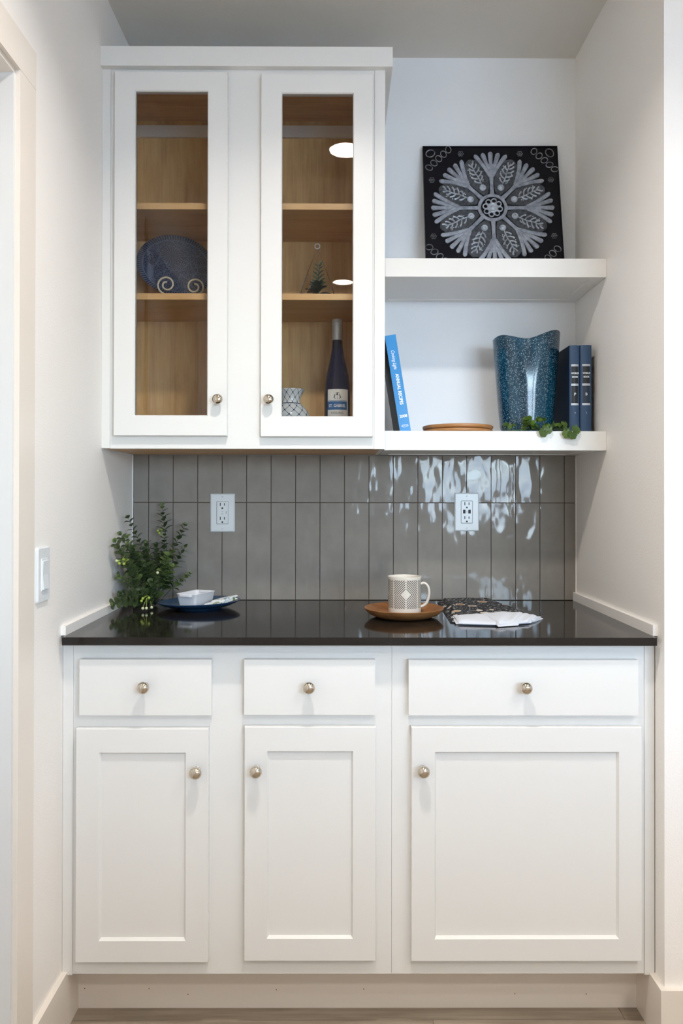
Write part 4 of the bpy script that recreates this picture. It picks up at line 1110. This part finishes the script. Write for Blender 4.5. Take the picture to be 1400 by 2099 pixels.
# mug on wooden saucer
saucer = lathe([(2.5, 0), (2.75, .03), (3.6, .35), (4.05, .78), (4.16, 1.0), (4.1, 1.04), (3.98, .98), (3.4, .52), (2.7, .27), (1.5, .2), (.05, .2)], 64)
SX, SY = 32.0, -13.6
solo('wooden_saucer', saucer, M_acacia, (SX, SY, ZC), 'shallow round wooden dish under the patterned mug', 'plate', smooth=True, local=True)
M_mug = mat('mug_glaze', (.62, .57, .50), .3)
co = objco(M_mug); s4 = N(M_mug, 'ShaderNodeSeparateXYZ'); M_mug.node_tree.links.new(co, s4.inputs[0])
ang = math_n(M_mug, 'ARCTAN2', s4.outputs[0], math_n(M_mug, 'MULTIPLY', s4.outputs[1], -1.0))
arc = math_n(M_mug, 'MULTIPLY', ang, 1.72)                      # inches round the wall
PER = 2*PI*1.72/4
xr = math_n(M_mug, 'SUBTRACT', math_n(M_mug, 'MULTIPLY', math_n(M_mug, 'FRACT', math_n(M_mug, 'ADD', math_n(M_mug, 'DIVIDE', arc, PER), 20.5)), PER), PER/2)
xa = math_n(M_mug, 'ABSOLUTE', xr); zi = math_n(M_mug, 'DIVIDE', s4.outputs[2], I)
za = math_n(M_mug, 'ABSOLUTE', math_n(M_mug, 'SUBTRACT', zi, 2.38))
dd = math_n(M_mug, 'ADD', math_n(M_mug, 'MULTIPLY', xa, 1.0), za)
stripe = math_n(M_mug, 'GREATER_THAN', math_n(M_mug, 'FRACT', math_n(M_mug, 'DIVIDE', dd, .235)), .54)
ok = math_n(M_mug, 'MULTIPLY', math_n(M_mug, 'GREATER_THAN', dd, .46), math_n(M_mug, 'LESS_THAN', za, 1.45))
gap = math_n(M_mug, 'MULTIPLY', math_n(M_mug, 'GREATER_THAN', xa, .055), math_n(M_mug, 'LESS_THAN', xa, PER/2-.055))
outside = math_n(M_mug, 'GREATER_THAN', math_n(M_mug, 'ADD', math_n(M_mug, 'MULTIPLY', s4.outputs[0], s4.outputs[0]), math_n(M_mug, 'MULTIPLY', s4.outputs[1], s4.outputs[1])), (1.66*I)**2)
nothandle = math_n(M_mug, 'LESS_THAN', math_n(M_mug, 'ADD', math_n(M_mug, 'MULTIPLY', s4.outputs[0], s4.outputs[0]), math_n(M_mug, 'MULTIPLY', s4.outputs[1], s4.outputs[1])), (1.76*I)**2)
pat = math_n(M_mug, 'MULTIPLY', math_n(M_mug, 'MULTIPLY', stripe, ok), math_n(M_mug, 'MULTIPLY', gap, math_n(M_mug, 'MULTIPLY', outside, nothandle)))
setcol(M_mug, mixc(M_mug, pat, (.64, .59, .52), (.03, .027, .025)))
mg = thing('mug', 'cream ceramic mug with dark chevron stripes on the wooden saucer', 'mug', (SX+.02, SY-.7, ZC+.235))
part('mug_body', lathe([(1.3, 0), (1.5, .03), (1.64, .2), (1.71, .5), (1.72, 2.5), (1.72, 3.85), (1.76, 4.02), (1.75, 4.12), (1.68, 4.13), (1.6, 4.0), (1.58, 2.0), (1.5, .4), (.05, .3)], 60), M_mug, mg, smooth=True, local=True)
hp = spline([(1.62, -.25, 3.35), (2.05, -.3, 3.42), (2.42, -.35, 3.0), (2.5, -.36, 2.3), (2.3, -.33, 1.5), (1.95, -.3, 1.12), (1.62, -.25, 1.0)], 6)
bm = bmesh.new(); rings = []
for i, p in enumerate(hp):
    d = (hp[min(i+1, len(hp)-1)]-hp[max(i-1, 0)]).normalized(); a = V3((0, 1, 0)); b = d.cross(a).normalized()
    rings.append([p+a*.27*math.cos(2*PI*k/12)+b*.15*math.sin(2*PI*k/12) for k in range(12)])
part('handle', loft(rings), mat('mug_handle_glaze', (.64, .59, .52), .3), mg, smooth=True, local=True)
# folded tea towel
M_tow = mat('dark_print_cotton', (.012, .012, .016), .85)
co = objco(M_tow)
vo = N(M_tow, 'ShaderNodeTexVoronoi'); vo.inputs['Scale'].default_value = 25; vo.inputs['Randomness'].default_value = .9
M_tow.node_tree.links.new(mapping(M_tow, co, (1, .8, 0.0)), vo.inputs['Vector'])
sepc = N(M_tow, 'ShaderNodeSeparateColor'); M_tow.node_tree.links.new(vo.outputs['Color'], sepc.inputs[0])
stone = ramp(M_tow, sepc.outputs[1], [(0, (.22, .08, .03)), (.3, (.42, .22, .09)), (.55, (.12, .11, .11)), (.75, (.5, .33, .16)), (1, (.6, .54, .46))])
has = math_n(M_tow, 'GREATER_THAN', sepc.outputs[0], .22)
ins = math_n(M_tow, 'MULTIPLY', has, math_n(M_tow, 'LESS_THAN', vo.outputs['Distance'], .36))
rimm = math_n(M_tow, 'MULTIPLY', ins, math_n(M_tow, 'GREATER_THAN', vo.outputs['Distance'], .28))
spk = math_n(M_tow, 'GREATER_THAN', noise_n(M_tow, mapping(M_tow, co, (1, 1, 0)), 110, 3), .60)
c1 = mixc(M_tow, spk, (.011, .011, .015), (.42, .42, .42))
c2 = mixc(M_tow, ins, c1, stone)
setcol(M_tow, mixc(M_tow, rimm, c2, (.62, .55, .46)))
M_hem = mat('white_cotton', (.58, .60, .65), .9)
tw = thing('tea_towel', 'folded dark patterned tea towel with a white hem on the worktop', 'towel', (41, -11, ZC))
part('lower_layer', pillow([(36.3, -17.6), (44.6, -15.2), (43.0, -2.2), (36.9, -2.6)], ZC, .32, 20, 20, seed=1), M_tow, tw, smooth=True)
part('upper_layer', pillow([(36.9, -17.0), (44.9, -14.8), (42.9, -2.3), (37.4, -2.7)], ZC+.31, .34, 20, 20, seed=8, amp=.06), M_tow, tw, smooth=True)
def hem(name, c4, z, th, sd, f, ph, drop):
    part(name, pillow(c4, ZC+z, th, 26, 14, edge=.55, amp=.03, seed=sd, wave=lambda u, v: .05*math.sin(u*f+ph-v*3), lift=lambda u, v: -drop*(1-v)**2), M_hem, tw, smooth=True)
hem('hem', [(36.75, -18.5), (41.2, -19.3), (41.5, -15.4), (36.7, -15.2)], .26, .20, 3, 7, 0, .22)
hem('hem', [(36.95, -18.75), (41.0, -19.55), (41.4, -15.6), (36.9, -15.4)], .44, .22, 4, 6, 1, .30)
hem('hem_fold', [(43.6, -18.1), (45.1, -16.7), (46.3, -14.9), (43.6, -15.0)], .02, .20, 12, 6, 2, 0)
hem('hem_fold', [(43.4, -18.4), (45.0, -16.9), (46.1, -15.0), (43.4, -15.1)], .21, .18, 13, 7, 1, .1)
hem('hem_fold', [(42.0, -19.2), (44.3, -17.9), (45.7, -15.0), (41.9, -15.2)], .22, .24, 9, 9, 1, .15)
hem('hem_fold', [(41.9, -19.4), (44.0, -18.2), (45.4, -15.0), (41.8, -15.3)], .42, .20, 10, 8, 0, .24)
hem('hem_fold', [(40.6, -20.1), (42.7, -19.3), (44.9, -14.8), (39.8, -15.4)], .46, .22, 6, 8, 2, .40)
hem('hem_fold', [(40.7, -19.9), (42.4, -19.0), (44.2, -14.8), (39.9, -15.4)], .64, .20, 7, 9, 0, .40)
